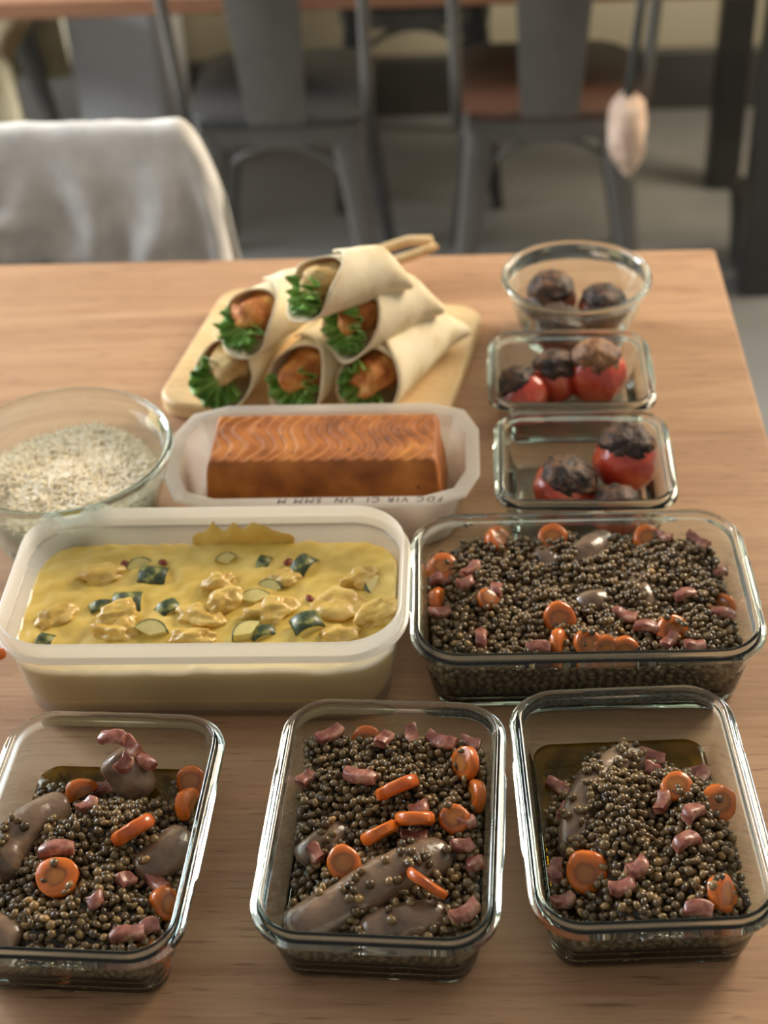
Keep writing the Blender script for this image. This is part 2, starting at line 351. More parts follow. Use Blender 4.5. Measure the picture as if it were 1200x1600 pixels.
def drape(name, mat, parent, width, top, hemf, hemb, thick, fold, seed, flare=0.0, n=(56, 44), corner=.09, knot=None, arch=1.0):
    """cloth hung over a chair back: runs up the -y face, over the top and down the other side (local frame, x across)"""
    V = []; F = []; nu, nv = n
    for j in range(nv + 1):
        v = j / nv
        for i in range(nu + 1):
            u = i / nu * 2 - 1
            hf_ = hemf(u) if callable(hemf) else hemf
            drop = corner * max(0, abs(u) - .78) ** 2 / .22 ** 2
            tz = top - drop
            Lf, Lb, Lt = tz - hf_, tz - hemb, thick * math.pi / 2
            s = v * (Lf + Lb + Lt)
            if s < Lf: y, z = -thick / 2, hf_ + s; d = Lf - s
            elif s < Lf + Lt:
                a = (s - Lf) / Lt * math.pi; y, z = -thick / 2 * math.cos(a), tz + arch * thick / 2 * math.sin(a); d = 0
            else: y, z = thick / 2, tz - (s - Lf - Lt); d = s - Lf - Lt
            x = u * (width / 2 + flare * d / .2)
            side = -1 if y < 0 else 1
            k = min(1, d / .12)
            y += side * k * fold * (.6 + .5 * math.sin(u * 15 + 3 * nz((u, d * 3, seed), 2)) + .9 * nz((u * 3, d * 9, 0), 1.6, seed))
            z += .004 * nz((u * 4, y * 20, 0), 1, seed)
            if knot and side < 0:
                ku, kz, kr = knot; q = ((u * width / 2 - ku) ** 2 + (z - kz) ** 2) / kr ** 2
                y -= .035 * math.exp(-q) * (1 + .6 * math.sin(6 * math.atan2(z - kz, u * width / 2 - ku)))
            V.append(Vector((x, y, z)))
    for j in range(nv):
        for i in range(nu):
            a = j * (nu + 1) + i; F.append((a, a + 1, a + nu + 2, a + nu + 1))
    o = link(name, me(name, V, F, mat), parent)
    md = o.modifiers.new('thickness', 'SOLIDIFY'); md.thickness = .003
    return o
# near chair beyond the table's far edge, under a pale cloth
nc = empty('covered_chair', (-.39, 1.745, 0), YAW)
tag(nc, 'dark chair at the far side of the oak table, its back hidden by cloth', 'chair')
MB().add(*loft([[Vector((px, py - .22, z)) for px, py in rrect(.40 - 2 * i, .40 - 2 * i, .08, 6)] for i, z in ((.01, .43), (0, .44), (0, .47), (.01, .48))], True, True)).obj('seat', M['darkbin'], nc, ang=40)
MB().add(*loft([[Vector((px, py, 0)) + Vector((0, 0, z)) for px, py in rrect(ww, .02, .009, 3)] for z, ww in ((.46, .30), (.55, .36), (.70, .38), (.78, .37), (.806, .33), (.815, .27))], True, True)).obj('backrest', M['darkbin'], nc, ang=40)
for sx in (-1, 1):
    for yy in (-.38, .0):
        MB().tube([(sx * .16, yy, .45), (sx * .19, yy * 1.06, 0)], .014, 8).obj('leg', M['darksteel'], nc)
cl = drape('draped_cloth', M['cloth'], None, .43, .822, lambda u: .665 - .09 * (lambda q: q * q * (3 - 2 * q))(max(0, min(1, (u - .12) / .35))) + .008 * math.sin(u * 8), .5, .036, .022, 3.1, .02, corner=.10, knot=(-.09, .72, .05))
cl.location = nc.location; cl.rotation_euler = (0, 0, YAW)
tag(cl, 'pale grey cloth draped over the chair back beyond the oak table', 'cloth')
bc = drape('beige_blanket', M['beigecloth'], None, .40, .462, .08, .25, .40, .016, 8.4, .01, corner=.02, arch=.06)
bc.location = room(-1.10, 3.13, 0); bc.rotation_euler = (0, 0, YAW)
tag(bc, 'beige blanket spread over the seat of the leftmost chair behind the far table', 'blanket')
# pouch hanging on the right chair
pc = empty('hanging_pouch', room(.290, 2.565, .53), YAW)
tag(pc, 'dusty pink cloth pouch hanging from the right grey chair', 'pouch')
v, f = blob((.034, .03, .075), .3, 1.8, 4.0); MB().add([p + Vector((0, 0, -.10)) for p in v], f).obj('pouch_body', M['pink'], pc)
MB().tube([(.0, 0, -.04), (.004, .0, .02), (.012, .0, .12), (.02, .0, .22)], [.012, .008, .008, .008], 8).obj('strap', M['darkbin'], pc)
# pale cabinet, charcoal bin and the steel post at the right
cb = empty('white_cabinet', room(-.785, 3.485, 0), YAW); tag(cb, 'white cabinet against the beige wall behind the far table', 'cabinet')
MB().box((0, 0, .35), (.21, .30, .70), .006).obj('body', M['white'], cb, smooth=False)
dr = MB().box((0, -.158, .36), (.19, .014, .62), .004).obj('door', M['white'], cb, smooth=False)
MB().tube([(.07, -.168, .55), (.07, -.182, .56), (.07, -.182, .64), (.07, -.168, .65)], .004, 6).obj('handle', M['steel'], dr)
bn = empty('charcoal_bin', room(.605, 2.86, 0), YAW); tag(bn, 'charcoal waste bin on the grey floor beside a steel post', 'bin')
MB().add(*loft([[Vector((px, py, z)) for px, py in rrect(ww, ww, .03, 4)] for z, ww in ((0, .10), (.14, .12), (.145, .124), (.155, .124))], True, True)).obj('body', M['darkbin'], bn, ang=40)
MB().add(*loft([[Vector((px, py, z)) for px, py in rrect(ww, ww, .03, 4)] for z, ww in ((.155, .118), (.165, .116), (.17, .09))], True, True)).obj('lid', M['darkbin'], bn, ang=40)
pt = MB().box((0, 0, 1.3), (.12, .12, 2.6), .008).obj('steel_post', M['post'], smooth=False, loc=room(.740, 2.84, 0))
pt.rotation_euler = (0, 0, YAW); tag(pt, 'grey square post standing on the floor at the right edge', 'post')

# ------------------------------------------------------------------ glass and plastic containers
class Box:
    """rectangular container: world pose plus inner walls"""
    def __init__(s, x, y, rz, w, l, h, floor=.006, wall_top=.009, wall_bot=.020, rc=.03):
        s.x, s.y, s.rz, s.w, s.l, s.h, s.fl, s.wt, s.wb, s.rc = x, y, rz, w, l, h, floor, wall_top, wall_bot, rc
        s.mat = Matrix.Translation((x, y, T)) @ Matrix.Rotation(rz, 4, 'Z'); s.inv = s.mat.inverted()
    def inset(s, z): k = min(1, max(0, (z - s.fl) / (s.h - s.fl))) ** .7; return s.wb + (s.wt - s.wb) * k
    def inside(s, x, y, z, m=0.0):
        i = s.inset(z) + m; a, b = s.w / 2 - i, s.l / 2 - i; r = max(.004, s.rc - i)
        if abs(x) > a or abs(y) > b: return False
        dx, dy = abs(x) - (a - r), abs(y) - (b - r)
        return not (dx > 0 and dy > 0 and dx * dx + dy * dy > r * r)
    def hit(s, px, py, hf):   # where the view ray meets the food surface
        o = s.inv @ CAM; d = (s.inv.to_3x3() @ ray(px, py)); t = .6
        while t < 1.8:
            p = o + d * t
            if p.z < hf(p.x, p.y) or p.z < .006: return p
            t += .0007
        return o + d * .9
    def world(s, p): return s.mat @ Vector(p)
def rect_glass(bx, label, group, r=.032):
    e = empty('glass_container', (bx.x, bx.y, T), bx.rz); tag(e, label, 'container', group)
    w_, l_, h = bx.w, bx.l, bx.h
    # one solid piece of glass: base, walls and the stepped rim with its clip ledges
    NS = 14
    def lr(i, z, ledge=0.0):
        pts = rrect(w_ - 2 * i, l_ - 2 * i, max(.004, r - i), 8, NS); out = []
        for px, py in pts:
            k = 1.0 if (abs(px) < w_ * .17 or abs(py) < l_ * .17) else 0.0
            d = Vector((px, py)).normalized() * ledge * k
            out.append(Vector((px + d.x, py + d.y, z)))
        return out
    prof = [(.026, .0), (.0195, .0004), (.0165, .003), (.0150, .008), (.0105, h * .5), (.0070, h - .0125), (.0062, h - .0105), (.0022, h - .0098), (.0008, h - .0088, .0009),
            (.0006, h - .0062, .0009), (.0020, h - .0050), (.0042, h - .0044), (.0050, h - .0036), (.0052, h - .0010), (.0062, h), (.0078, h - .0002), (.0086, h - .0012), (.0092, h - .0060),
            (.0100, h - .0125), (.0135, h * .5), (.0180, .012), (.0205, .0078), (.027, .006)]
    v, f = loft([lr(*q) for q in prof], True, True)
    MB().add(v, f).obj('glass_shell', M['rim'], e)
    return e
def round_glass(name, x, y, R, h, taper, label, group=None):
    e = empty(name, (x, y, T)); tag(e, label, 'bowl', group); n = 56
    lp = lambda rr, z: [Vector((rr * math.cos(2 * math.pi * k / n), rr * math.sin(2 * math.pi * k / n), z)) for k in range(n)]
    Rb = R * taper
    prof = [(Rb * .8, 0), (Rb * .95, .0006), (Rb, .004)] + [(Rb + (R - .004 - Rb) * (t ** .8), .004 + (h - .012) * t) for t in (.15, .3, .5, .75, 1.0)]
    inn = [(a - .003, b if b > .006 else .006) for a, b in reversed(prof[3:])] + [(Rb - .006, .0065), (Rb * .7, .006)]
    rp = [(R - .0012, h - .0068), (R, h - .0045), (R - .0008, h - .001), (R - .0028, h), (R - .0050, h - .0008), (R - .0062, h - .004)]
    v, f = loft([lp(*q) for q in prof + rp + inn], True, True); MB().add(v, f).obj('glass_shell', M['rim'], e)
    return e
GF = 'front row of glass containers'
B_mid = Box(-.010, .628, -.118, .148, .200, .058)
B_right = Box(.146, .628, -.022, .148, .200, .058)
B_left = Box(-.193, .631, -.115, .148, .200, .058)
B_big = Box(.139, .830, math.radians(-3.2), .248, .168, .062)
rect_glass(B_mid, 'rectangular glass container of lentils and sausage, middle of the front row', GF)
rect_glass(B_right, 'rectangular glass container of lentils in yellow oil, right end of the front row', GF)
rect_glass(B_left, 'rectangular glass container of lentils cut by the left picture edge in the front row', GF)
rect_glass(B_big, 'widest glass container, full of lentils, to the right of the yellow curry', None, .036)
B_s1 = Box(.1635, .995, math.radians(-5), .145, .136, .052)
B_s2 = Box(.170, 1.127, math.radians(-5), .145, .130, .052)
rect_glass(B_s1, 'small rectangular glass container of charred tomatoes right behind the wide lentil container', 'glass containers of stuffed tomatoes', .026)
rect_glass(B_s2, 'small rectangular glass container of tomatoes in front of the round glass bowl', 'glass containers of stuffed tomatoes', .026)
round_glass('glass_bowl', .193, 1.262, .0705, .066, .68, 'round glass bowl of stuffed tomatoes near the far edge of the table')
RB = (-.253, .997, .0885, .086)
round_glass('glass_bowl', *RB, .70, 'round glass bowl of white rice at the left edge')

# frosted box of curry
B_cur = Box(-.130, .838, math.radians(-4), .293, .162, .081, .003, .008, .016, .045)
e = empty('plastic_box', (B_cur.x, B_cur.y, T), B_cur.rz); tag(e, 'frosted white plastic box filled with yellow courgette curry', 'container')
def bl(i, z, w=.293, l=.162, r=.046): return [Vector((px, py, z)) for px, py in rrect(w - 2 * i, l - 2 * i, max(.006, r - i), 9)]
prof = [(.030, 0), (.019, .0006), (.0150, .004), (.0125, .02), (.0075, .060), (.0072, .0665)]
inn = [(.0086, .0665), (.0090, .060), (.0140, .02), (.0170, .005), (.021, .0022), (.030, .0018)]
v, f = loft([bl(*q) for q in prof + inn], True, True); MB().add(v, f).obj('body', M['pp'], e)
rp = [(.0072, .0665), (.0022, .0662), (.0008, .0668), (.0002, .0685), (.0006, .0695), (.0040, .0700), (.0045, .0795), (.0052, .0808), (.0062, .0810), (.0070, .0800), (.0074, .0700), (.0086, .0665)]
lo = [bl(*q) for q in rp]; v, f = loft(lo + [lo[0]]); MB().add(v, f).obj('rim', M['pprim'], e, ang=60)
# tray of the loaf
TX, TY, TR = -.0465, 1.0125, math.radians(-4)
e = empty('plastic_tray', (TX, TY, T), TR); tag(e, 'milky plastic tray with cut corners holding an orange loaf', 'container')
def tl(i, z, w=.254, l=.142):
    r = max(.012, .040 - i * .6); return [Vector((px, py, z)) for px, py in rrect(w - 2 * i, l - 2 * i, r, 2)]
prof = [(.045, 0), (.024, .0006), (.020, .004), (.0100, .050), (.0012, .0512), (0, .0522), (.0006, .0545), (.0018, .0550), (.0112, .0545), (.0125, .052), (.0215, .005), (.026, .0022), (.045, .0016)]
v, f = loft([tl(*q) for q in prof], True, True); MB().add(v, f).obj('body', M['pptray'], e, ang=35)
tc_ = bpy.data.curves.new('handwriting', 'FONT'); tc_.body = 'FDC VIR CI  UN  SMM M'; tc_.size = .0092; tc_.extrude = .00005; tc_.shear = .15
tc_.materials.append(M['ink']); tc_.space_character = 1.35
_tmp = link('handwriting_curve', tc_); bpy.context.view_layer.update()
_m = bpy.data.meshes.new_from_object(_tmp.evaluated_get(bpy.context.evaluated_depsgraph_get())); _m.name = 'handwriting'
bpy.data.objects.remove(_tmp); _m.materials.clear(); _m.materials.append(M['ink'])
hw = link('handwriting', _m, e); hw.location = (.098, -.0615, .0551); hw.rotation_euler = (0, 0, math.pi)
hw['label'] = 'black marker handwriting upside down on the tray rim'
# loaf with wavy ridges
nx, ny, nzv = 120, 40, 10
V = []; F = []
def lpt(a, b, c):             # a,b in -1..1, c 0..1 from base to top
    hx, hy = .0985 - .0065 * c, .042 - .008 * c
    return Vector((a * hx, b * hy, .0035 + c * .064))
LG = {}
def lv(key, p):
    if key not in LG: LG[key] = len(V); V.append(p)
    return LG[key]
def rnd_edge(a, b, c):        # soften the upper edges
    p = lpt(a, b, c); k = .0045
    ex, ey, ez = max(0, abs(a) * .092 - (.092 - k)), max(0, abs(b) * .034 - (.034 - k)), max(0, c * .064 - (.064 - k))
    m = math.sqrt(ex * ex + ey * ey + ez * ez)
    if m > k:
        s = k / m; p -= Vector((math.copysign(ex * (1 - s), a), math.copysign(ey * (1 - s), b), ez * (1 - s)))
    return p
def ridge(a, b):
    y = b * .034; x = a * .092
    ph = x / .0108 + .55 * math.sin(y / .034 * 4.2) + .5 * nz((x, y, 0), 40, 2)
    return .0021 * (abs((ph % 1) * 2 - 1) - .5)
for i in range(nx + 1):
    for j in range(ny + 1):
        a, b = i / nx * 2 - 1, j / ny * 2 - 1
        p = rnd_edge(a, b, 1); fade = min(1, (1 - abs(a)) * 12) * min(1, (1 - abs(b)) * 8)
        p.z += fade * ridge(a, b) + .0008 * nz((p.x, p.y, 0), 90, 5)
        lv((i, j, nzv), p)
for i in range(nx):
    for j in range(ny): F.append((LG[i, j, nzv], LG[i + 1, j, nzv], LG[i + 1, j + 1, nzv], LG[i, j + 1, nzv]))
per = [(i, 0) for i in range(nx)] + [(nx, j) for j in range(ny)] + [(i, ny) for i in range(nx, 0, -1)] + [(0, j) for j in range(ny, 0, -1)]
for k in range(nzv):
    for i, j in per:
        p = rnd_edge(i / nx * 2 - 1, j / ny * 2 - 1, k / nzv); q = .0012 * nz(p, 60, 1); lv((i, j, k), p + Vector((p.x, p.y, 0)).normalized() * q)
for k in range(nzv):
    for n_ in range(len(per)):
        a, b = per[n_], per[(n_ + 1) % len(per)]
        F.append((LG[a[0], a[1], k], LG[b[0], b[1], k], LG[b[0], b[1], k + 1], LG[a[0], a[1], k + 1]))
F.append(tuple(reversed([LG[a[0], a[1], 0] for a in per])))
lo = link('fish_loaf', me('fish_loaf', V, F, M['loaf']), None, (TX + .0015, TY + .004, T), math.radians(-4.6))
tag(lo, 'baked orange brick shaped loaf with wavy ridges on top', 'loaf')

# ------------------------------------------------------------------ lentils
LV, LF = ICO[1]; LVn = np.array([tuple(p) for p in LV]) * np.array([.0034, .0034, .0020]); LFn = np.array(LF)
lent_me = [me('lentil', [(p.x * a, p.y * b, p.z * c) for p in LV], LF, M['lentil']) for a, b, c in ((.0035, .0034, .0021), (.0033, .0035, .0023), (.0036, .0033, .0019))]
def rotmats(n, spread):
    nrm = rng.normal(size=(n, 3)) * spread + np.array([0, 0, 1.0]); nrm /= np.linalg.norm(nrm, axis=1)[:, None]
    a = rng.normal(size=(n, 3)); a -= (a * nrm).sum(1)[:, None] * nrm; a /= np.linalg.norm(a, axis=1)[:, None]
    b = np.cross(nrm, a); return np.stack([a, b, nrm], 2)
def grain_mesh(name, pts, mats, base, faces, mat, scale):
    n = len(pts); V = np.einsum('nij,kj->nki', mats, base) * scale[:, None, None] + pts[:, None, :]
    nb = len(base); Fi = (faces[None] + (np.arange(n) * nb)[:, None, None]).reshape(-1, 3)
    m = bpy.data.meshes.new(name); m.vertices.add(n * nb); m.vertices.foreach_set('co', V.reshape(-1).astype(np.float32))
    m.loops.add(Fi.size); m.loops.foreach_set('vertex_index', Fi.reshape(-1).astype(np.int32))
    m.polygons.add(len(Fi)); m.polygons.foreach_set('loop_start', (np.arange(len(Fi)) * 3).astype(np.int32))
    m.polygons.foreach_set('use_smooth', np.ones(len(Fi), bool)); m.update(calc_edges=True)
    at_ = m.attributes.new('tone', 'FLOAT', 'POINT'); tone = np.clip(rng.beta(2.2, 2.6, n), 0, 1)
    at_.data.foreach_set('value', np.repeat(tone, nb).astype(np.float32)); m.materials.append(mat); return m
def gauss(x, y, cx, cy, sx, sy, p=2): return math.exp(-(abs(x - cx) / sx) ** p - (abs(y - cy) / sy) ** p)
def fill_lentils(bx, hf, label, n_ind, ind_label, ind_group, avoid=(), extra=(), oil=None):
    s = .0060; pts = []; top = []
    nxg, nyg = int(bx.w / s) + 2, int(bx.l / (s * .87)) + 2
    for k in range(3):
        for j in range(-nyg // 2, nyg // 2 + 1):
            for i in range(-nxg // 2, nxg // 2 + 1):
                x = (i + .5 * (j % 2) + .33 * k) * s + random.uniform(-1, 1) * .0019; y = (j + .4 * k) * s * .87 + random.uniform(-1, 1) * .0019
                z = hf(x, y) - .0012 - k * .0036 + random.uniform(-1, 1) * .0019
                if z < .009 or not bx.inside(x, y, z, .0035): continue
                if any(d(x, y, z) for d in avoid): continue
                (top if k == 0 else pts).append((x, y, z))
    for x, y, z in extra: top.append((x, y, z))
    # against the glass
    for zi in range(30):
        z = .0100 + zi * .0050
        if z > .06: break
        i_ = bx.inset(z) + .0037; a, b = bx.w / 2 - i_, bx.l / 2 - i_
        loop = rrect(2 * a, 2 * b, max(.006, bx.rc - i_), 8, 12); L_ = 0; acc = random.random() * s
        for q in range(len(loop)):
            p0, p1 = Vector(loop[q]), Vector(loop[(q + 1) % len(loop)]); seg = (p1 - p0).length
            while acc < L_ + seg:
                p = p0.lerp(p1, (acc - L_) / seg); acc += s * random.uniform(.9, 1.25)
                if z < hf(p.x, p.y) - .003: pts.append((p.x + random.uniform(-1, 1) * .0006, p.y + random.uniform(-1, 1) * .0006, z + random.uniform(-1, 1) * .001))
            L_ += seg
    # the ones that show largest become single things
    cl_ = bx.inv @ CAM
    cand = sorted(range(len(top)), key=lambda q: (Vector(top[q]) - cl_).length + (0.06 if hf(top[q][0], top[q][1]) < .03 else 0) + random.uniform(0, .05) + (.2 if top[q][1] < -bx.l / 2 + .03 else 0))
    pick = set(cand[:n_ind])
    for q in sorted(pick):
        R3 = Matrix(rotmats(1, .85)[0].tolist()).to_4x4()
        o = link('lentil', random.choice(lent_me)); o.matrix_world = bx.mat @ Matrix.Translation(top[q]) @ R3
        tag(o, ind_label, 'lentil', ind_group)
    rest = np.array([top[q] for q in range(len(top)) if q not in pick] + pts)
    m = grain_mesh('cooked_lentils', rest, rotmats(len(rest), .95), LVn, LFn, M['lentils'], rng.uniform(.80, 1.14, len(rest)))
    o = link('cooked_lentils', m); o.matrix_world = bx.mat; tag(o, label, 'lentils', None, 'stuff')
    # gravy under the lentils
    n1, n2 = 34, 44; V = []; Fq = []; idx = {}
    for i in range(n1 + 1):
        for j in range(n2 + 1):
            i0 = bx.wb + .001; x, y = (i / n1 * 2 - 1) * (bx.w / 2 - i0), (j / n2 * 2 - 1) * (bx.l / 2 - i0)
            e_ = min(1, (1 - max(abs(i / n1 * 2 - 1), abs(j / n2 * 2 - 1))) * 9)
            z = max(.0068, hf(x, y) - .0055 - .002 * (1 - e_))
            r_ = .014; ddx, ddy = abs(x) - (bx.w / 2 - i0 - r_), abs(y) - (bx.l / 2 - i0 - r_)
            if ddx > 0 and ddy > 0:
                h_ = math.hypot(ddx, ddy)
                if h_ > r_: x -= math.copysign(ddx * (1 - r_ / h_), x); y -= math.copysign(ddy * (1 - r_ / h_), y)
            idx[i, j] = len(V); V.append(Vector((x, y, z)))
    for i in range(n1):
        for j in range(n2): Fq.append((idx[i, j], idx[i + 1, j], idx[i + 1, j + 1], idx[i, j + 1]))
    ring = [(i, 0) for i in range(n1)] + [(n1, j) for j in range(n2)] + [(i, n2) for i in range(n1, 0, -1)] + [(0, j) for j in range(n2, 0, -1)]
    bot = {}
    for q in ring: bot[q] = len(V); p = V[idx[q]]; V.append(Vector((p.x, p.y, .0063)))
    for k in range(len(ring)):
        a, b = ring[k], ring[(k + 1) % len(ring)]; Fq.append((bot[a], bot[b], idx[b], idx[a]))
    Fq.append(tuple(reversed([bot[q] for q in ring])))
    link('gravy', me('gravy', V, Fq, M['gravy']), o)
    if oil:
        il = bx.inset(oil); lp = lambda ii, z: [Vector((px, py, z)) for px, py in rrect(bx.w - 2 * ii, bx.l - 2 * ii, max(.006, bx.rc - ii), 8)]
        v_, f_ = loft([lp(bx.wb + .0025, .0064), lp(il + .0006, oil), lp(il + .004, oil - .0004)], True, True)
        link('broth', me('broth', v_, f_, M['oil']), o)
    return o
def bump(x, y, s, a, seed): return a * nz((x, y, 0), s, seed)
def hf_mid(x, y):
    h = .041 + .006 * gauss(x, y, .0, .03, .05, .05) + bump(x, y, 55, .007, 1.3)
    h -= .020 * gauss(x, y, -.07, -.05, .032, .06) + .014 * gauss(x, y, .012, -.015, .02, .012) * .5
    h -= .012 * max(0, (y - .070) / .02) + .006 * max(0, (abs(x) - .045) / .02)
    return h
def hf_right(x, y):
    h = .014 + .030 * gauss(x, y, .010, -.028, .058, .085, 4) + bump(x, y, 50, .006, 4.7)
    h += .010 * gauss(x, y, -.012, .005, .022, .05) + .006 * gauss(x, y, .03, -.01, .02, .05) - .008 * gauss(x, y, .012, -.01, .012, .03)
    h -= .02 * gauss(x, y, -.06, .065, .035, .035) + .016 * gauss(x, y, .056, .070, .026, .030)
    return h
def hf_left(x, y):
    h = .013 + .030 * gauss(x, y, .0, -.03, .060, .078, 4) + bump(x, y, 50, .008, 7.9)
    h += .006 * gauss(x, y, -.01, .01, .03, .03) - .009 * gauss(x, y, .028, -.005, .018, .03)
    return h
def hf_big(x, y):
    h = .047 + bump(x, y, 45, .007, 2.2) + .003 * gauss(x, y, .02, .02, .06, .04)
    h -= .010 * max(0, (abs(x) - .085) / .02) + .005 * max(0, (abs(y) - .055) / .02)
    return h

# ------------------------------------------------------------------ things lying in the lentils
def place(bx, hf, px, py, dz=0.0):
    p = bx.hit(px, py, hf); return Vector((p.x, p.y, hf(p.x, p.y) + dz))
def keep_in(bx, p, m):
    for _ in range(60):
        if bx.inside(p.x, p.y, p.z, m): break
        p = Vector((p.x * .985, p.y * .985, p.z))
    return p
def orient(bx, p, az, tilt, roll=0.0):
    return bx.mat @ Matrix.Translation(p) @ Matrix.Rotation(az, 4, 'Z') @ Matrix.Rotation(tilt, 4, 'X') @ Matrix.Rotation(roll, 4, 'Y')
def carrot_mesh(r, th, span, seed):
    """slice of carrot, axis along local z; span < 360 leaves part of the disc"""
    span = 360 if span > 181 else span; n = 20; full = span >= 359
    ang = [math.radians(span) * k / (n if full else n - 1) for k in range(n)]
    def ring(rr, z): return [Vector((rr * (1 + .16 * nz((math.cos(a), math.sin(a), seed), 1.1)) * math.cos(a), rr * (1 + .16 * nz((math.cos(a), math.sin(a), seed), 1.1)) * math.sin(a), z + .0012 * nz((math.cos(a), math.sin(a), z * 200 + seed), 1.4))) for a in ang]
    b = th * .22
    if full: v, f = loft([ring(r * .45, -th / 2), ring(r - b, -th / 2), ring(r, -th / 2 + b), ring(r, th / 2 - b), ring(r - b, th / 2), ring(r * .45, th / 2 + .0004)], True, True)
    else:
        def cen(l, z): return [Vector((l[-1].x * .05, l[-1].y * .05, z)), Vector((l[0].x * .05, l[0].y * .05, z))]
        ls = [ring(rr, z) for rr, z in ((r - b, -th / 2), (r, -th / 2 + b), (r, th / 2 - b), (r - b, th / 2))]
        v, f = loft([l + cen(l, z) for l, z in zip(ls, (-th / 2, -th / 2 + b, th / 2 - b, th / 2))], True, True)
    m = me('carrot_slice', v, f, M['carrot']); return sharp(m, 50)
def carrot(bx, hf, px, py, label, az=0, tilt=0, r=.0130, th=.008, span=360, dz=.002, z=None, group=None):
    if span > 181: r *= .90; dz -= .002
    p = place(bx, hf, px, py, dz)
    if z is not None: w_ = bx.inv @ at(px, py, z); p = Vector((w_.x, w_.y, z))
    p = keep_in(bx, p, r * .62)
    if z is None: p.z = hf(p.x, p.y) + dz
    o = link('carrot_slice', carrot_mesh(r, th, span, random.random() * 50)); o.matrix_world = orient(bx, p, math.radians(az), math.radians(tilt))
    return tag(o, label, 'carrot', group)
def bacon(bx, hf, px, py, label, az=0, L=.015, W=.0075, H=.006, dz=.0022, tilt=0, z=None):
    p = place(bx, hf, px, py, dz)
    if z is not None: w_ = bx.inv @ at(px, py, z); p = Vector((w_.x, w_.y, z))
    p = keep_in(bx, p, L * .42)
    if z is None: p.z = hf(p.x, p.y) + dz
    sd = random.random() * 60; loops = []
    for k in range(7):
        t = k / 6 * 2 - 1; wob = .0016 * math.sin(t * 2 + sd); sc = 1 - .18 * t ** 6
        loops.append([Vector((t * L / 2, px_ * sc + wob, py_ * sc + .0010 * math.cos(t * 3 + sd))) for px_, py_ in rrect(W, H, .0016, 2)])
    v, f = loft(loops, True, True); v = [q + Vector((nz(q, 220, sd), nz(q, 220, sd + 5), nz(q, 220, sd + 11))) * .0009 for q in v]
    m = sharp(me('bacon_piece', v, f, M['bacon']), 55)
    o = link('bacon_piece', m); o.matrix_world = orient(bx, p, math.radians(az), math.radians(random.uniform(-25, 25)), math.radians(tilt))
    return tag(o, label, 'bacon', 'bacon pieces among the lentils')
def sausage(bx, pts, r, label, seed):
    """pts: centre line in the container's own frame"""
    P = [Vector(p) for p in pts]; n = 26; path = []
    for k in range(n + 1):          # smooth curve through the points
        t = k / n * (len(P) - 1); i = min(int(t), len(P) - 2); u = t - i
        p0, p1, p2, p3 = P[max(i - 1, 0)], P[i], P[i + 1], P[min(i + 2, len(P) - 1)]
        path.append(.5 * ((2 * p1) + (p2 - p0) * u + (2 * p0 - 5 * p1 + 4 * p2 - p3) * u * u + (3 * p1 - p0 - 3 * p2 + p3) * u ** 3))
    rad = [r * max(.12, (1 - abs(k / n * 2 - 1) ** (9 if len(P) > 3 else 5)) ** .5) * (1 + .02 * math.sin(k * .35 + seed)) for k in range(n + 1)]
    v, f = tube(path, rad, 18); v = [q + Vector((nz(q, 90, seed), nz(q, 90, seed + 4), nz(q, 90, seed + 8))) * .0012 for q in v]
    c = sum(path, Vector()) / len(path)
    o = link('sausage', me('sausage', [q - c for q in v], f, M['sausage'])); o.matrix_world = bx.mat @ Matrix.Translation(c)
    tag(o, label, 'sausage'); 
    def avoid(x, y, z): return any((Vector((x, y, z)) - q).length < rr * .98 for q, rr in zip(path[::2], rad[::2]))
    def tops(a, b, k, side=0.0):
        out = []
        for _ in range(k):
            i = random.randint(int(a * n), int(b * n)); th = random.gauss(side, .5)
            t = (path[min(i + 1, n)] - path[max(i - 1, 0)]).normalized(); sdv = t.cross(Vector((0, 0, 1))).normalized(); upv = sdv.cross(t)
            out.append(tuple(path[i] + (upv * math.cos(th) + sdv * math.sin(th)) * (rad[i] + .0013)))
        return out
    return avoid, tops

def loc(bx, px, py, z): w_ = bx.inv @ at(px, py, z); return Vector((w_.x, w_.y, z))
def on_top(bx, hf, pts): return [tuple(place(bx, hf, px, py, .0085)) for px, py in pts]
# --- middle container
b, h = B_mid, hf_mid
a1, t1 = sausage(b, [loc(b, 448, 1462, .030), loc(b, 520, 1425, .036), loc(b, 610, 1372, .040), loc(b, 700, 1332, .035)], .0145, 'long brown sausage lying across the front of the middle glass container', 2.0)
a2, t2 = sausage(b, [loc(b, 565, 1468, .030), loc(b, 625, 1446, .034), loc(b, 700, 1434, .030)], .0130, 'brown sausage at the very front of the middle glass container', 5.0)
a3, t3 = sausage(b, [loc(b, 470, 1350, .026), loc(b, 505, 1320, .031), loc(b, 545, 1300, .027)], .0105, 'sausage end peeking from the lentils at left of the middle container', 8.0)
fill_lentils(b, h, 'brown lentils heaped in the middle glass container of the front row', 100, 'single brown lentil on top of the heap in the middle front container', 'single lentils in the middle front container',
             (a1, a2, a3), t1(.45, .95, 26, .2) + t1(.1, .5, 14, -1.2) + t2(.1, .9, 12) + on_top(b, h, [(700, 1272), (532, 1350), (722, 1188)]), oil=.012)
carrot(b, h, 620, 1237, 'orange carrot stick, highest of those in the middle front container', 32, 125, .0145, .0085, 180, .003)
carrot(b, h, 592, 1307, 'curved carrot piece left of its twin above the long sausage', 36, 125, .0125, .008, 180, .003)
carrot(b, h, 648, 1286, 'curved carrot piece right of its twin above the long sausage', 5, 125, .0125, .008, 180, .003)
carrot(b, h, 709, 1280, 'yellowish round carrot slice near the right wall of the middle front container', 0, 25, .0108, .007, 360, .002)
carrot(b, h, 727, 1196, 'orange carrot ring slice leaning in the back right of the middle container', -60, 62, .0125, .0075, 250, .003)
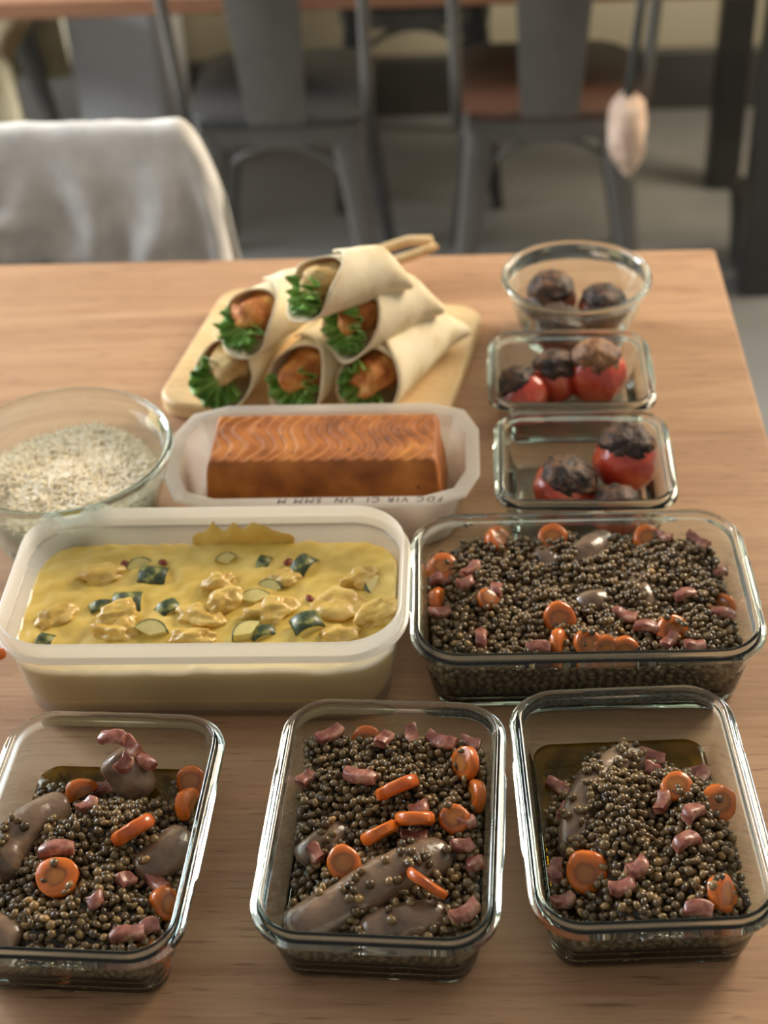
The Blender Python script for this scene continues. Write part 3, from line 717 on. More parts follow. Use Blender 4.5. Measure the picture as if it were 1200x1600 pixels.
carrot(b, h, 748, 1242, 'orange carrot slice against the right glass of the middle container', -75, 70, .0118, .007, 360, .002)
carrot(b, h, 538, 1357, 'orange carrot chunk on the left end of the long sausage', 10, 40, .0115, .008, 200, .008)
carrot(b, h, 670, 1388, 'narrow orange carrot strip right below the long sausage', -40, 125, .0150, .005, 150, .004)
carrot(b, h, 568, 1147, 'carrot slice half buried at the back of the middle front container', 0, 50, .0115, .007, 360, .0)
for k, (px, py, az, L_, lb) in enumerate([
        (515, 1152, 50, .019, 'pink bacon strip at the back left corner of the middle container'), (478, 1222, 70, .012, 'bacon cube against the left glass of the middle container'),
        (562, 1216, -20, .021, 'long dark bacon strip left of the highest carrot stick in the middle container'), (660, 1138, -65, .016, 'bacon piece at the back centre of the middle front container'),
        (690, 1160, -25, .020, 'bacon strip along the back right of the middle front container'), (600, 1160, 80, .011, 'small bacon cube below the back carrot slice in the middle container'),
        (648, 1312, 10, .016, 'bacon piece tucked under the two curved carrot pieces'), (727, 1287, 15, .012, 'dark bacon cube leaning on the yellowish carrot slice'),
        (655, 1268, 20, .012, 'bacon piece just above the twin curved carrots'), (722, 1325, 30, .012, 'bacon cube on the right below the yellowish carrot slice'),
        (747, 1357, 0, .011, 'bacon cube against the right glass of the middle container'), (726, 1428, 40, .018, 'pale bacon chunk in the front right corner of the middle container'),
        (494, 1338, -40, .012, 'bacon piece on the left beside the sausage end'), (741, 1165, -10, .014, 'bacon piece in the back right corner of the middle container')]):
    bacon(b, h, px, py, lb, az, L_, .0088, .0070)
# --- right container
b, h = B_right, hf_right
a1, t1 = sausage(b, [loc(b, 905, 1345, .026), loc(b, 905, 1280, .030), loc(b, 940, 1215, .030), loc(b, 1000, 1180, .024)], .0125, 'greyish sausage curled under the lentils of the right front container', 3.0)
fill_lentils(b, h, 'brown lentils heaped in oil in the right glass container of the front row', 100, 'single brown lentil on top of the heap in the right front container', 'single lentils in the right front container',
             (a1,), t1(.1, .95, 70, .3) + on_top(b, h, [(900, 1352), (908, 1358), (890, 1345), (1118, 1390), (1112, 1398), (1124, 1385), (1122, 1262)]), oil=.0175)
carrot(b, h, 1131, 1266, 'thick carrot round by the right glass of the right front container', 20, 28, .0140, .009, 360, .005)
carrot(b, h, 916, 1366, 'orange carrot piece with a lentil on it, front left of the right container', -12, 48, .0150, .009, 230, .004)
carrot(b, h, 1128, 1398, 'orange carrot round at the front right of the right container', 60, 55, .0125, .008, 300, .003)
carrot(b, h, 1058, 1226, 'half buried carrot slice at the back of the right front container', 0, 20, .0110, .006, 360, .0)
for px, py, az, L_, lb in [(842, 1217, 90, .012, 'bacon bit at the far left wall of the right front container'), (872, 1234, -25, .016, 'pink bacon chunk in the back left of the right container'),
        (884, 1270, 40, .013, 'bacon cube on the left side of the right front container'), (1016, 1186, -10, .018, 'bacon strip near the back centre of the right front container'),
        (983, 1180, 30, .010, 'small bacon bit left of the back centre bacon strip'), (1034, 1258, 80, .015, 'upright bacon strip in the centre of the right front container'),
        (1072, 1319, 20, .017, 'pale pink bacon piece right of centre in the right container'), (1082, 1274, 35, .015, 'bacon piece left of the thick carrot round'),
        (1103, 1203, 30, .018, 'bacon chunk at the back right of the right front container'), (1130, 1212, 80, .013, 'bacon bit against the back right glass of the right container'),
        (996, 1358, 30, .013, 'dark bacon cube in front centre of the right container'), (972, 1388, 10, .015, 'square bacon piece at the front centre of the right container'),
        (862, 1372, 85, .016, 'upright bacon piece at the front left wall of the right container'), (880, 1412, 30, .013, 'bacon bit in the front left corner of the right container'),
        (1090, 1425, -20, .016, 'bacon strip at the front right of the right container'), (1020, 1207, -10, .010, 'small red bacon bit behind the upright bacon strip')]:
    bacon(b, h, px, py, lb, az, L_, .0088, .0070)
# --- left container
b, h = B_left, hf_left
a1, t1 = sausage(b, [loc(b, 5, 1375, .030), loc(b, 20, 1318, .034), loc(b, 60, 1282, .035), loc(b, 105, 1262, .030)], .0135, 'grey brown sausage along the left wall of the left front container', 4.0)
a2, t2 = sausage(b, [loc(b, 225, 1245, .016), loc(b, 200, 1210, .032), loc(b, 172, 1178, .044)], .0135, 'glossy sausage end sticking up at the back of the left front container', 6.0)
a3, t3 = sausage(b, [loc(b, 215, 1370, .024), loc(b, 262, 1335, .031), loc(b, 285, 1310, .026)], .0125, 'cut sausage end near the right glass of the left front container', 9.0)
a4, t4 = sausage(b, [loc(b, -60, 1440, .028), loc(b, -5, 1462, .032), loc(b, 32, 1480, .028)], .0135, 'pinkish sausage in the front corner of the left front container', 12.0)
fill_lentils(b, h, 'brown lentils heaped in the left glass container of the front row', 100, 'single brown lentil on top of the heap in the left front container', 'single lentils in the left front container',
             (a1, a2, a3, a4), t1(.1, .5, 12) + t3(.2, .9, 6) + on_top(b, h, [(88, 1362), (112, 1398)]), oil=.0165)
carrot(b, h, 91, 1376, 'large round carrot slice lying flat in the left front container', 0, 22, .0145, .006, 360, .005)
carrot(b, h, 210, 1306, 'bright orange carrot wedge in the centre of the left front container', 42, 125, .0150, .009, 180, .005)
carrot(b, h, 300, 1220, 'carrot slice at the back right wall of the left container', 0, 40, .0115, .007, 360, .003, z=.022)
carrot(b, h, 299, 1258, 'upright carrot piece by the right wall of the left container', 80, 75, .0125, .008, 180, .004, z=.026)
carrot(b, h, 130, 1247, 'carrot piece under bacon at the back of the left container', 40, 60, .0115, .007, 180, .003)
carrot(b, h, 258, 1412, 'carrot piece beside bacon at the right wall of the left container', 70, 60, .0115, .008, 200, .002)
carrot(b, h, 230, 1500, 'large carrot slice pressed against the front glass of the left container', 10, 78, .0145, .008, 360, 0, z=.020)
carrot(b, h, 95, 1508, 'carrot chunk behind the front glass at the left picture edge', -10, 80, .0125, .008, 200, 0, z=.022)
for px, py, az, L_, lb, z in [(176, 1152, -15, .017, 'pink bacon strip lying on the raised sausage tip', .0635), (206, 1166, -30, .014, 'bacon piece right of another on the raised sausage tip', .058),
        (193, 1192, 70, .013, 'pale bacon piece hanging down the raised sausage tip', .048), (226, 1188, -50, .015, 'bacon strip behind the raised sausage tip', .042),
        (168, 1238, 20, .018, 'pink bacon piece in the back centre of the left container', None), (214, 1240, 10, .014, 'bacon piece below the raised sausage tip', None),
        (137, 1262, 60, .012, 'bacon cube beside the carrot piece at the back of the left container', None), (90, 1331, 10, .021, 'two toned bacon strip above the large round carrot slice', None),
        (197, 1380, 50, .011, 'small bacon cube in the centre of the left container', None), (246, 1384, -30, .017, 'bacon strip near the right wall of the left container', None),
        (150, 1410, 20, .010, 'small bacon bit right of the large round carrot slice', None), (200, 1464, 20, .020, 'dark bacon piece at the front right of the left container', None),
        (232, 1455, 25, .014, 'bacon piece touching the front right glass of the left container', None)]:
    bacon(b, h, px, py, lb, az, L_, .0088, .0072, z=z)
# --- wide container
b, h = B_big, hf_big
a1, t1 = sausage(b, [loc(b, 885, 905, .030), loc(b, 915, 868, .040), loc(b, 950, 845, .034)], .0130, 'grey brown sausage rising from the lentils near the back of the wide container', 3.6)
a2, t2 = sausage(b, [loc(b, 840, 865, .030), loc(b, 853, 877, .037), loc(b, 870, 893, .032)], .0115, 'sausage end left of another at the back of the wide container', 6.6)
a3, t3 = sausage(b, [loc(b, 905, 950, .037), loc(b, 927, 943, .0415), loc(b, 950, 942, .036)], .0100, 'small sausage end in the centre of the wide lentil container', 9.6)
a4, t4 = sausage(b, [loc(b, 985, 905, .035), loc(b, 1000, 935, .0395), loc(b, 1015, 960, .033)], .0115, 'sausage mostly covered by lentils right of centre in the wide container', 12.6)
fill_lentils(b, h, 'brown lentils filling the widest glass container', 0, '', '', (a1, a2, a3, a4), t4(.1, .9, 14) + t1(.0, .3, 4) + on_top(b, h, [(735, 825), (728, 832), (912, 998), (924, 1002), (1040, 978), (1060, 985), (1068, 990), (1046, 970), (668, 935)]), oil=.010)
for px, py, az, ti, r_, sp, lb in [(745, 833, 70, 60, .0145, 360, 'orange carrot slice in the back left corner of the wide container'), (843, 819, 0, 35, .0140, 360, 'orange carrot slice at the back of the wide container'),
        (692, 887, 0, 22, .0145, 360, 'round carrot slice lying flat at the left of the wide container'), (672, 942, 80, 60, .0125, 300, 'orange carrot slice against the left glass of the wide container'),
        (762, 934, 50, 30, .0100, 220, 'small carrot piece left of centre in the wide container'), (874, 963, 0, 55, .0140, 200, 'thick carrot piece in the centre of the wide container'),
        (876, 1005, 70, 65, .0130, 250, 'carrot piece at the front centre of the wide container'), (918, 1003, 20, 50, .0125, 300, 'yellowish carrot piece with a lentil at front centre of the wide container'),
        (946, 1010, 10, 60, .0110, 220, 'small carrot piece between two others along the front of the wide container'), (976, 1014, 0, 65, .0125, 200, 'carrot piece right of centre along the front of the wide container'),
        (1056, 816, 20, 50, .0130, 360, 'orange carrot slice in the back right of the wide container'), (1050, 983, 20, 50, .0140, 220, 'orange carrot piece at the front right of the wide container'),
        (1131, 945, -50, 50, .0110, 220, 'yellow carrot bit by the right glass of the wide container')]:
    carrot(b, h, px, py, lb, az, min(ti, 40) if py < 850 else ti, r_ * .92, .008, sp, .0005)
for px, py, az, L_, lb in [(735, 893, 60, .015, 'pale bacon chunk right of the flat carrot slice in the wide container'), (727, 913, 10, .013, 'pink bacon cube below a pale chunk at left of the wide container'),
        (690, 910, 10, .018, 'bacon strip under the flat carrot slice in the wide container'), (687, 960, 20, .016, 'bacon piece by the left glass of the wide container'),
        (776, 925, 70, .013, 'bacon bit touching the small carrot piece left of centre'), (752, 1000, 70, .016, 'bacon piece at the front left of the wide container'),
        (841, 1016, -5, .018, 'pink bacon piece pressed against the front glass of the wide container'), (975, 965, -15, .018, 'bacon strip right of the centre carrot in the wide container'),
        (1012, 983, -18, .018, 'bacon strip beside another right of centre in the wide container'), (1086, 828, -30, .014, 'pink bacon cube in the back right corner of the wide container'),
        (1106, 848, -45, .020, 'long bacon strip along the right back glass of the wide container'), (1128, 897, 0, .012, 'bacon bit by the right glass of the wide container'),
        (1070, 932, 10, .016, 'greyish bacon piece on the right of the wide container'), (1128, 962, -30, .018, 'bacon strip near the front right of the wide container'),
        (1045, 1005, 70, .014, 'bacon piece under the front right carrot of the wide container'), (1085, 1012, 10, .013, 'bacon bit in the front right corner of the wide container')]:
    bacon(b, h, px, py, lb, az, L_, .0082, .0062)

# ------------------------------------------------------------------ curry
b = B_cur; LVL = .0505
def hf_cur(x, y): return LVL + .0026 * nz((x, y, 0), 42, 3.3) + .0016 * nz((x, y, 0), 110, 1.1)
n1, n2 = 110, 70; V = []; F = []
for i in range(n1 + 1):
    for j in range(n2 + 1):
        u, v_ = i / n1 * 2 - 1, j / n2 * 2 - 1
        ins = b.inset(LVL) + .0012; a_, l_ = b.w / 2 - ins, b.l / 2 - ins; r_ = b.rc - ins
        x, y = u * a_, v_ * l_; dx, dy = abs(x) - (a_ - r_), abs(y) - (l_ - r_)
        if dx > 0 and dy > 0:       # squeeze the corner of the grid into the rounded corner
            mx_ = max(dx, dy); hh = math.hypot(dx, dy); s_ = mx_ / hh
            x -= math.copysign(dx * (1 - s_), x); y -= math.copysign(dy * (1 - s_), y)
        V.append(Vector((x, y, hf_cur(x, y))))
ix = lambda i, j: i * (n2 + 1) + j
for i in range(n1):
    for j in range(n2): F.append((ix(i, j), ix(i + 1, j), ix(i + 1, j + 1), ix(i, j + 1)))
ring = [(i, 0) for i in range(n1)] + [(n1, j) for j in range(n2)] + [(i, n2) for i in range(n1, 0, -1)] + [(0, j) for j in range(n2, 0, -1)]
prev = [ix(*q) for q in ring]
for zz in (.035, .018, .0035):
    k0 = len(V)
    for q in ring:
        p = V[ix(*q)]; g = b.inset(zz) - b.inset(LVL) + (.004 if zz < .005 else 0)
        V.append(Vector((p.x * (1 - g / (b.w / 2)), p.y * (1 - g / (b.l / 2)), zz)))
    cur = list(range(k0, k0 + len(ring)))
    for k in range(len(ring)):
        k1 = (k + 1) % len(ring); F.append((cur[k], cur[k1], prev[k1], prev[k]))
    prev = cur
F.append(tuple(reversed(prev)))
so = link('curry_sauce', me('curry_sauce', V, F, M['sauce'])); so.matrix_world = b.mat
tag(so, 'creamy yellow curry sauce filling the frosted plastic box', 'sauce', None, 'stuff')
# splash of sauce on the inside of the back wall
V = []; F = []; nsx, nsz = 40, 12
for i in range(nsx + 1):
    u = i / nsx; x0 = -.022 + u * .078; top = .004 + .020 * (math.sin(u * math.pi) ** .6) * (.62 + .38 * nz((u * 5, 0, 0), 2.1, 4)) * (1.25 if u < .25 else .85)
    for j in range(nsz + 1):
        z = LVL - .004 + (top + .004) * j / nsz
        V.append(Vector((x0, b.l / 2 - b.inset(z) - .0004 - .0018 * math.sin(math.pi * min(1, u * 6, (1 - u) * 6) / 2) * (1 - (j / nsz) ** 4) * (1 + .5 * nz((x0, z, 0), 150, 1)), z)))
for i in range(nsx):
    for j in range(nsz): F.append((i * (nsz + 1) + j, (i + 1) * (nsz + 1) + j, (i + 1) * (nsz + 1) + j + 1, i * (nsz + 1) + j + 1))
sp = link('sauce_smear', me('sauce_smear', V, F, M['sauce']), so); md = sp.modifiers.new('t', 'SOLIDIFY'); md.thickness = .0008
def zucchini(px, py, label, az, ti, r=.013, th=.010, span=110, dz=.0, ):
    p = place(b, hf_cur, px, py, dz); e = empty('courgette_piece', (0, 0, 0)); e.matrix_world = orient(b, p, math.radians(az), math.radians(ti))
    tag(e, label, 'courgette', 'courgette pieces in the curry'); n = 12; sp_ = math.radians(span); ang = [-sp_ / 2 + sp_ * k / (n - 1) + math.pi / 2 for k in range(n)]
    cyo = -r * .55
    arc = lambda rr, z: [Vector((rr * math.cos(a), rr * math.sin(a) + cyo, z)) for a in ang]
    lo_ = [arc(r * .93, z) + [Vector((r * .08, cyo + r * .1, z)), Vector((-r * .08 + .0001, cyo + r * .1, z))][::-1] for z in (-th / 2, -th / 2 + .0005, th / 2 - .0005, th / 2)]
    v, f = loft(lo_, True, True); MB().add(v, f).obj('flesh', M['zflesh'], e, ang=50)
    v, f = loft([arc(r * .925, -th / 2 - .0001), arc(r, -th / 2 + .0006), arc(r, th / 2 - .0006), arc(r * .925, th / 2 + .0001)], False, False, False)
    o = MB().add(v, f).obj('skin', M['zskin'], e, ang=60); md = o.modifiers.new('t', 'SOLIDIFY'); md.thickness = .0007
    return e
for px, py, az, ti, r_, th_, sp_, dz, lb in [
        (240, 900, 85, -107, .013, .022, 100, .001, 'courgette piece with striped dark skin near the back of the curry'), (158, 948, 15, -120, .011, .010, 110, .0, 'dark courgette piece left of a long one in the curry'),
        (200, 944, 94, -104, .014, .022, 100, .002, 'long courgette piece with pale flesh at its right end, left half of the curry'), (263, 952, 40, -115, .012, .012, 110, .001, 'dark skinned courgette piece just right of the longest one'),
        (240, 985, -10, -35, .014, .014, 130, .001, 'courgette slice with pale flesh up, front left of the curry'), (480, 978, 25, -112, .014, .016, 110, .003, 'dark courgette chunk at the front right of the curry'),
        (384, 990, 40, -20, .014, .012, 120, .002, 'pale courgette wedge at the front centre of the curry'), (412, 990, 20, -115, .011, .010, 110, .001, 'dark courgette bit right of the pale wedge'),
        (425, 916, -20, -50, .012, .010, 110, .0, 'small courgette piece in the middle of the curry'), (475, 884, 60, -110, .014, .014, 110, .001, 'courgette piece with dark skin at the back right of the curry'),
        (412, 880, 80, -110, .011, .010, 100, .0, 'thin dark courgette sliver at the back of the curry'), (352, 872, 20, -50, .010, .010, 110, .0, 'small courgette bit at the back centre of the curry'),
        (215, 882, 30, -50, .012, .010, 120, .0, 'courgette rim showing at the back left of the curry'), (70, 1003, 80, -110, .011, .012, 110, .0, 'dark courgette bit in the front left corner of the curry'),
        (578, 914, 80, -40, .012, .008, 140, .0, 'pale courgette ring by the right wall of the curry box'), (398, 935, 10, -25, .013, .010, 130, .001, 'pale courgette slice near the centre of the curry')]:
    zucchini(px, py, lb, az, -ti - 12, r_, th_ * .95, sp_, dz - .0012)
for px, py, sx, sy, sz, az, lb in [
        (185, 965, .020, .013, .010, 20, 'chicken chunk in sauce right below the longest courgette piece'), (180, 990, .018, .011, .009, 0, 'chicken piece at the front left of the curry'),
        (425, 958, .021, .014, .010, 15, 'browned chicken chunk in front of the centre of the curry'), (355, 940, .016, .012, .010, 60, 'small chicken chunk in the centre of the curry'),
        (340, 915, .017, .011, .009, 30, 'chicken piece behind the centre chunk in the curry'), (528, 948, .025, .018, .008, -5, 'large flat chicken piece at the right of the curry'),
        (590, 960, .020, .012, .008, 35, 'chicken piece in the front right corner of the curry'), (160, 900, .020, .012, .007, 10, 'pale chicken piece at the back left of the curry'),
        (90, 965, .018, .012, .007, 40, 'chicken piece near the left wall of the curry'), (300, 1000, .020, .009, .008, 0, 'chicken piece along the front wall of the curry'),
        (530, 995, .018, .010, .008, 10, 'chicken piece along the front right wall of the curry'), (310, 965, .018, .012, .006, -20, 'chicken piece barely showing in the front middle of the curry'),
        (560, 905, .016, .010, .007, 30, 'chicken piece at the back right of the curry'), (450, 905, .014, .010, .006, 0, 'small chicken piece in the right half of the curry back')]:
    p = place(b, hf_cur, px, py, sz * .12); v, f = blob((sx * .85, sy * .85, sz * .85), .5, 1.25, random.random() * 40, 4)
    o = link('chicken_piece', me('chicken_piece', v, f, M['chicken'])); o.matrix_world = orient(b, p, math.radians(az), 0.1)
    tag(o, lb, 'chicken', 'chicken pieces in the curry')
for px, py, lb in [(195, 882, 'dark red chilli flake at the back left of the curry'), (255, 880, 'red chilli flake above the striped courgette piece'), (484, 936, 'dark red chilli flake right of the centre of the curry'), (450, 880, 'red brown chilli flake at the back right of the curry')]:
    p = place(b, hf_cur, px, py, .0008); v, f = blob((.0040, .0028, .0012), .4, 2, random.random() * 30, 2)
    o = link('chilli_flake', me('chilli_flake', v, f, M['chili'])); o.matrix_world = orient(b, p, random.random() * 3, 0.1); tag(o, lb, 'chilli')
# orange lid latch at the left end of the box
p = at(-3, 1022, .070); ob = empty('orange_clip', p); tag(ob, 'orange clip end at the left corner of the curry box', 'clip')
v, f = blob((.006, .005, .0042), .08, 1.5, 2, 2); MB().add(v, f).obj('clip_head', M['orange'], ob)
MB().tube([(-.004, 0, 0), (-.016, .003, -.001), (-.028, .004, -.002)], [.0042, .004, .0036], 10).obj('clip_arm', M['orange'], ob)

# ------------------------------------------------------------------ rice
RX, RY, RR, RH = RB
def rice_h(x, y):
    r = math.hypot(x, y) / .078; return .052 + .006 * (1 - r * r) + .006 * nz((x, y, 0), 30, 6) - .008 * max(0, r - .8) * 5 * .3
def bowl_in(z): t = max(0, min(1, (z - .004) / (RH - .012))); return RR * .70 + (RR - .004 - RR * .70) * t ** .8 - .0045
gp, gm = [], []
nseg = 6; prof = [(-1, .25), (-.6, .85), (0, 1.0), (.6, .85), (1, .25)]
gv = np.array([(a * .0056, b_ * .00135 * math.cos(2 * math.pi * k / nseg), b_ * .00135 * math.sin(2 * math.pi * k / nseg)) for a, b_ in prof for k in range(nseg)] + [(-.0058, 0, 0), (.0058, 0, 0)])
gv[:, 2] += .0010 * (gv[:, 0] / .0056) ** 2
gf = []
for a in range(4):
    for k in range(nseg):
        k1 = (k + 1) % nseg; i0, i1, i2, i3 = a * nseg + k, a * nseg + k1, (a + 1) * nseg + k1, (a + 1) * nseg + k
        gf += [(i0, i1, i2), (i0, i2, i3)]
for k in range(nseg): k1 = (k + 1) % nseg; gf += [(30, k1, k), (31, 24 + k, 24 + k1)]
for _ in range(4600):
    a, r = random.random() * 2 * math.pi, math.sqrt(random.random()) * .082; x, y = r * math.cos(a), r * math.sin(a); z = rice_h(x, y) - random.random() * .003 + .001
    if r > bowl_in(z) - .003: continue
    gp.append((x, y, z))
ntop = len(gp)
for _ in range(2200):
    a = random.random() * 2 * math.pi; z = .008 + random.random() * .046; r = bowl_in(z) - .0018
    if z < rice_h(r * math.cos(a), r * math.sin(a)): gp.append((r * math.cos(a), r * math.sin(a), z))
gp = np.array(gp); n = len(gp); az = rng.uniform(0, 2 * math.pi, n); ti = rng.normal(0, .35, n); ti[ntop:] = rng.normal(0, .5, n - ntop)
az[ntop:] = np.arctan2(gp[ntop:, 1], gp[ntop:, 0]) + math.pi / 2 + rng.normal(0, .12, n - ntop)
ca, sa, ct, st = np.cos(az), np.sin(az), np.cos(ti), np.sin(ti); R3 = np.zeros((n, 3, 3))
R3[:, :, 0] = np.stack([ca * ct, sa * ct, st], 1); R3[:, :, 1] = np.stack([-sa, ca, 0 * ca], 1); R3[:, :, 2] = np.stack([-ca * st, -sa * st, ct], 1)
ro = link('cooked_rice', grain_mesh('cooked_rice', gp, R3, gv, np.array(gf), M['rice'], rng.uniform(.8, 1.15, n))); ro.location = (RX, RY, T)
tag(ro, 'white long grain rice heaped in the round glass bowl', 'rice', None, 'stuff')
loops = []; nn = 40
ringz = [(bowl_in(z) - .003, z) for z in (.0068, .015, .025, .035, .046)]
loops = [[Vector((r * math.cos(2 * math.pi * k / nn), r * math.sin(2 * math.pi * k / nn), z)) for k in range(nn)] for r, z in ringz]
loops += [[Vector((r * math.cos(2 * math.pi * k / nn), r * math.sin(2 * math.pi * k / nn), rice_h(r * math.cos(2 * math.pi * k / nn), r * math.sin(2 * math.pi * k / nn)) - .0012)) for k in range(nn)] for r in (.074, .068, .055, .04, .025, .01)]
v, f = loft(loops, True, True); link('rice_mass', me('rice_mass', v, f, M['rice']), ro)

# ------------------------------------------------------------------ stuffed tomatoes
def tomato(px, py, z, r, h, label, lean=(0, 0), capr=1.0, capmat='char', seed=0.0, base=.0062, skin='tomato'):
    w_ = at(px, py, z); e = empty('stuffed_tomato', (w_.x, w_.y, T + base)); e.rotation_euler = (lean[0], lean[1], seed)
    tag(e, label, 'tomato', 'stuffed tomatoes'); v, f = ICO[4]; V = []
    for p in v:
        a = math.atan2(p.y, p.x); q = p.copy(); rr = r * (1 + .035 * math.cos(5 * a + seed) + .03 * nz(p, 2.2, seed) + .014 * nz(p, 5, seed) * 2 * (1 - abs(p.z)))
        zz = (q.z * .5 + .5) * h
        if q.z > .75: zz -= (q.z - .75) * h * .25
        V.append(Vector((q.x * rr * 1.02, q.y * rr * 1.02, max(0.0004 if q.z < -.9 else -1, zz))))
    MB().add(V, f).obj('tomato_skin', M[skin], e)
    v, f = ICO[4]; V = []
    for p in v:
        k = 1 + .16 * nz(p, 2.4, seed + 3) + .10 * nz(p, 6, seed + 5) + .07 * nz(p, 14, seed)
        V.append(Vector((p.x * r * .86 * capr * k, p.y * r * .86 * capr * k, h * .80 + p.z * h * .34 * k)))
    MB().add(V, f).obj('stuffing', M[capmat], e)
    return e
tomato(873, 757, .030, .0265, .040, 'charred stuffed tomato left of the taller one behind the wide lentil container', (.25, .1), 1.0, 'char', 1.2)
tomato(977, 728, .030, .0265, .050, 'tall stuffed tomato with crusty black top, right of the nearest tomato container', (.2, -.1), 1.0, 'char', 3.4)
tomato(962, 790, .025, .0200, .030, 'low dark stuffed tomato at the front of the nearest tomato container', (0, 0), 1.0, 'char', 5.1)
tomato(832, 622, .025, .0235, .042, 'red stuffed tomato with a blackened left side in the middle tomato container', (-.1, -.5), .95, 'char', 6.0)
tomato(862, 592, .030, .0215, .044, 'dark charred tomato behind another at the left of the middle tomato container', (.1, .1), 1.05, 'char', 7.7)
tomato(935, 590, .030, .0262, .052, 'bright red upright stuffed tomato in the middle tomato container', (.05, .05), .95, 'stuffing', 9.3)
tomato(862, 460, .035, .0240, .046, 'dark stuffed tomato at the back of the round glass bowl', (.05, .1), 1.05, 'char', 11.0, skin='roast')
tomato(932, 480, .030, .0225, .042, 'dark topped tomato at the right of the round glass bowl', (.1, .2), 1.05, 'char', 12.5, skin='roast')
tomato(868, 513, .025, .0235, .036, 'dark brown tomato at the front of the round glass bowl', (.15, 0), 1.1, 'char', 14.2, skin='roast')

# ------------------------------------------------------------------ cutting board and wraps
BA = math.radians(-15.2); bm_ = Vector((-.074, 1.126)); ax = Vector((math.cos(BA), math.sin(BA))); ay = Vector((-math.sin(BA), math.cos(BA)))
bc_ = bm_ + ay * .105
bd = empty('cutting_board', (bc_.x, bc_.y, T), BA); tag(bd, 'pale wooden cutting board with a handle under the pile of wraps', 'board')
out = []
for px, py in rrect(.266, .212, .024, 6, 6):
    out.append((px, py))
# splice the handle into the back edge
top_i = [k for k, (px, py) in enumerate(out) if py > .1055 and abs(px) < .030]
hand = [(.034, .106), (.027, .112), (.024, .13), (.024, .155), (.018, .168), (.0, .174), (-.018, .168), (-.024, .155), (-.024, .13), (-.027, .112), (-.034, .106)]
k0 = next(k for k, (px, py) in enumerate(out) if py > .1055 and px < .034 and px > -.034) if top_i else 7
new = [q for k, q in enumerate(out) if k not in top_i]
ins = next(k for k in range(len(new)) if new[k][1] > .1055 and new[k][0] > .03 and new[(k + 1) % len(new)][0] < -.03)
shape = new[:ins + 1] + hand + new[ins + 1:]
lo_ = []
for i_, z in ((.0025, 0), (0, .0025), (0, .0145), (.0025, .017)):
    lo_.append([Vector((px * (1 - i_ / .14), py * (1 - i_ / .14), z)) for px, py in shape])
v, f = loft(lo_, True, True); MB().add(v, f).obj('board_plank', M['board'], bd, smooth=False)
sp_ = [(.004, .158, .017), (.0, .166, .022), (.012, .19, .026), (.035, .205, .029), (.058, .208, .030), (.064, .200, .028), (.050, .190, .024), (.028, .176, .021), (.006, .160, .018)]
MB().tube(sp_, .0052, 8).obj('strap_loop', M['leather'], bd)['label'] = 'tan leather hanging loop'

def leaf(mb_seed, wid, length, mat, name, parent, Mx):
    """ruffled lettuce leaf: fan of width wid and the given length, in the x-z plane facing -y"""
    V = []; F = []; na, nr = 40, 9
    for j in range(nr + 1):
        v_ = j / nr
        for i in range(na + 1):
            u = i / na * 2 - 1
            a = u * 1.25; rr = length * v_ * (1 + .12 * nz((u * 3, 0, 0), 1.6, mb_seed))
            ruf = .0080 * v_ ** 1.5 * math.sin(u * 15 + mb_seed + 1.5 * v_) + .004 * v_ * nz((u * 4, v_ * 3, 0), 1.6, mb_seed + 2)
            V.append(Mx @ Vector((rr * math.sin(a) * wid / length * .75, -.010 * v_ * v_ + ruf, rr * math.cos(a) * .85 + .3 * ruf)))
    for j in range(nr):
        for i in range(na): q = j * (na + 1) + i; F.append((q, q + 1, q + na + 2, q + na + 1))
    o = link(name, me(name, V, F, M[mat]), parent); md = o.modifiers.new('t', 'SOLIDIFY'); md.thickness = .0006
    return o
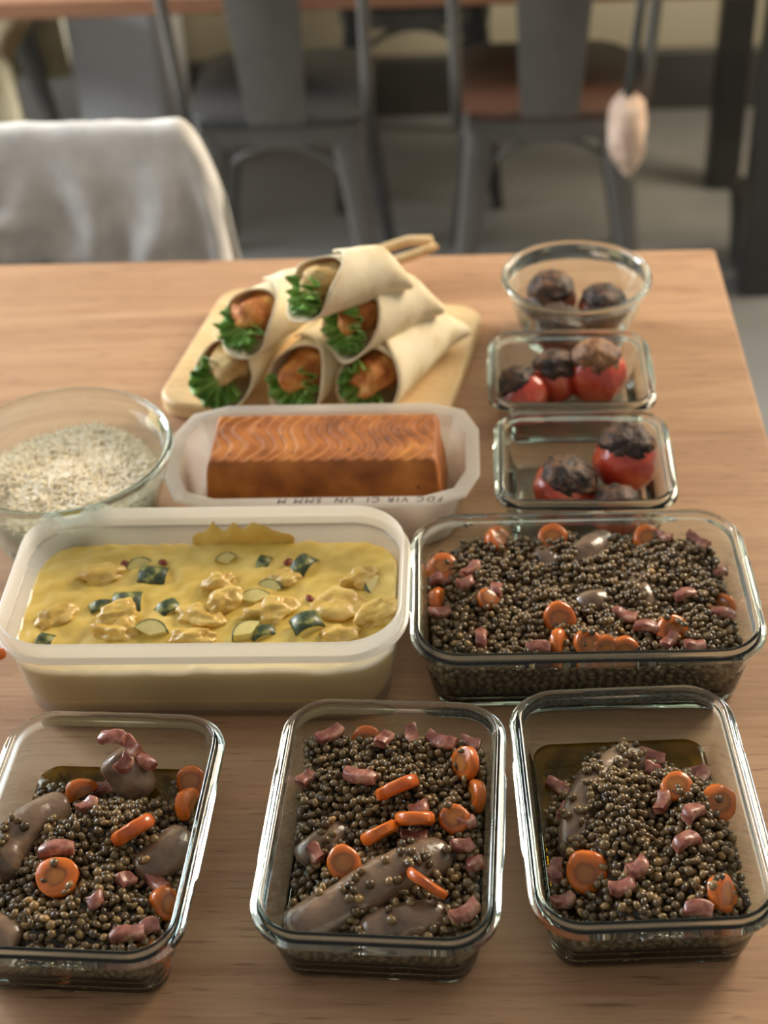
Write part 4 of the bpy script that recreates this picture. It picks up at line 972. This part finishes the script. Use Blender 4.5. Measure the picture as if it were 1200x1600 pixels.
def wrap(mouth, tail, r, label, seam, seed, fill='crumb', leaves=((0, .0),), pitch=0.0):
    m0, m1 = Vector(mouth), Vector(tail); d = (m1 - m0); L = d.length; yaw = math.atan2(-d.x, d.y); pit = math.asin(d.z / L)
    e = empty('wrap', (m0.x, m0.y, T + m0.z)); e.rotation_euler = (pit, 0, yaw); tag(e, label, 'wrap', 'chicken wraps stacked on the board')
    V = []; F = []; nt, nl = 60, 22; tmax = 2 * math.pi * 1.22
    for j in range(nl + 1):
        v_ = j / nl
        for i in range(nt + 1):
            t = i / nt * tmax; ang = t + seam
            R = r * (1 - .26 * v_) * (.90 + .13 * t / tmax)
            fl_ = max(0, (t / tmax - .72) / .28)
            y0 = .013 * math.sin(ang) + .030 * fl_ ** 1.3 + .014 * max(0, 1 - t / (.22 * tmax)) + .003 * math.sin(3 * ang + seed)
            y = y0 + (L - y0) * v_
            R *= 1 + .05 * nz((math.cos(ang), math.sin(ang), v_ * 3), 1.3, seed)
            fl = max(0, (v_ - .72) / .28) ** 1.5
            V.append(Vector((R * math.cos(ang) * (1 + .30 * fl), y, R * math.sin(ang) * (1 - .62 * fl) - fl * r * .25)))
    for j in range(nl):
        for i in range(nt): q = j * (nt + 1) + i; F.append((q, q + 1, q + nt + 2, q + nt + 1))
    o = link('tortilla', me('tortilla', V, F, M['tortilla']), e); md = o.modifiers.new('t', 'SOLIDIFY'); md.thickness = .0017
    v, f = blob((r * .66, r * 1.2, r * .54), .38, 1.7, seed, 3); v2 = []
    for p in v: v2.append(p * (1 + .05 * nz(p, 260, seed)) + Vector((r * .04, r * .86, r * .20)))
    MB().add(v2, f).obj('cutlet', M[fill], e)
    for k, (a, fwd) in enumerate(leaves):
        Mx = Matrix.Translation((0, .011 - fwd, 0)) @ Matrix.Rotation(a, 4, 'Y') @ Matrix.Rotation(.35, 4, 'X')
        leaf(seed + k * 3.1, r * 1.18, r * 1.0, 'lettuce', 'lettuce_leaf', e, Mx)
    return e
PI = math.pi
r0 = .0285
wrap((-.138, 1.150, .0445), (-.085, 1.272, .042), r0, 'wrap at the left end of the bottom row, lettuce spilling out to its left', 1.2, 1.0, 'crumbpale', ((PI + .9, .016), (PI + .2, .006), (-PI / 2 - .2, .002)))
wrap((-.073, 1.133, .0445), (-.005, 1.252, .042), r0, 'middle wrap of the bottom row, orange cutlet over green lettuce', .9, 4.2, 'crumb', ((PI + .5, .004), (PI - .5, .004), (PI - 1.2, .0)))
wrap((-.010, 1.122, .0445), (.066, 1.236, .042), .0295, 'wrap at the right end of the bottom row with an orange cutlet', .8, 7.7, 'crumb', ((PI + .9, .004), (PI + .1, .004), (-PI / 2 + .2, 0)))
wrap((-.113, 1.164, .0900), (-.040, 1.245, .080), .0275, 'left wrap of the middle row with frilly lettuce under its cutlet', .7, 10.4, 'crumb', ((PI + .2, .010), (PI - .5, .008), (PI + .8, .006)))
wrap((-.022, 1.150, .0900), (.046, 1.216, .080), .0280, 'right wrap of the middle row, mouth full of dark lettuce', .8, 13.9, 'crumb', ((PI + .3, .006), (PI - .6, .006), (PI / 2, .003), (-PI / 2 - .3, .004)))
wrap((-.053, 1.140, .1340), (.022, 1.195, .120), .0260, 'single wrap on top of the pile', .9, 16.3, 'crumbpale', ((PI - .5, .006), (PI - 1.1, .008), (PI + .5, .003)))
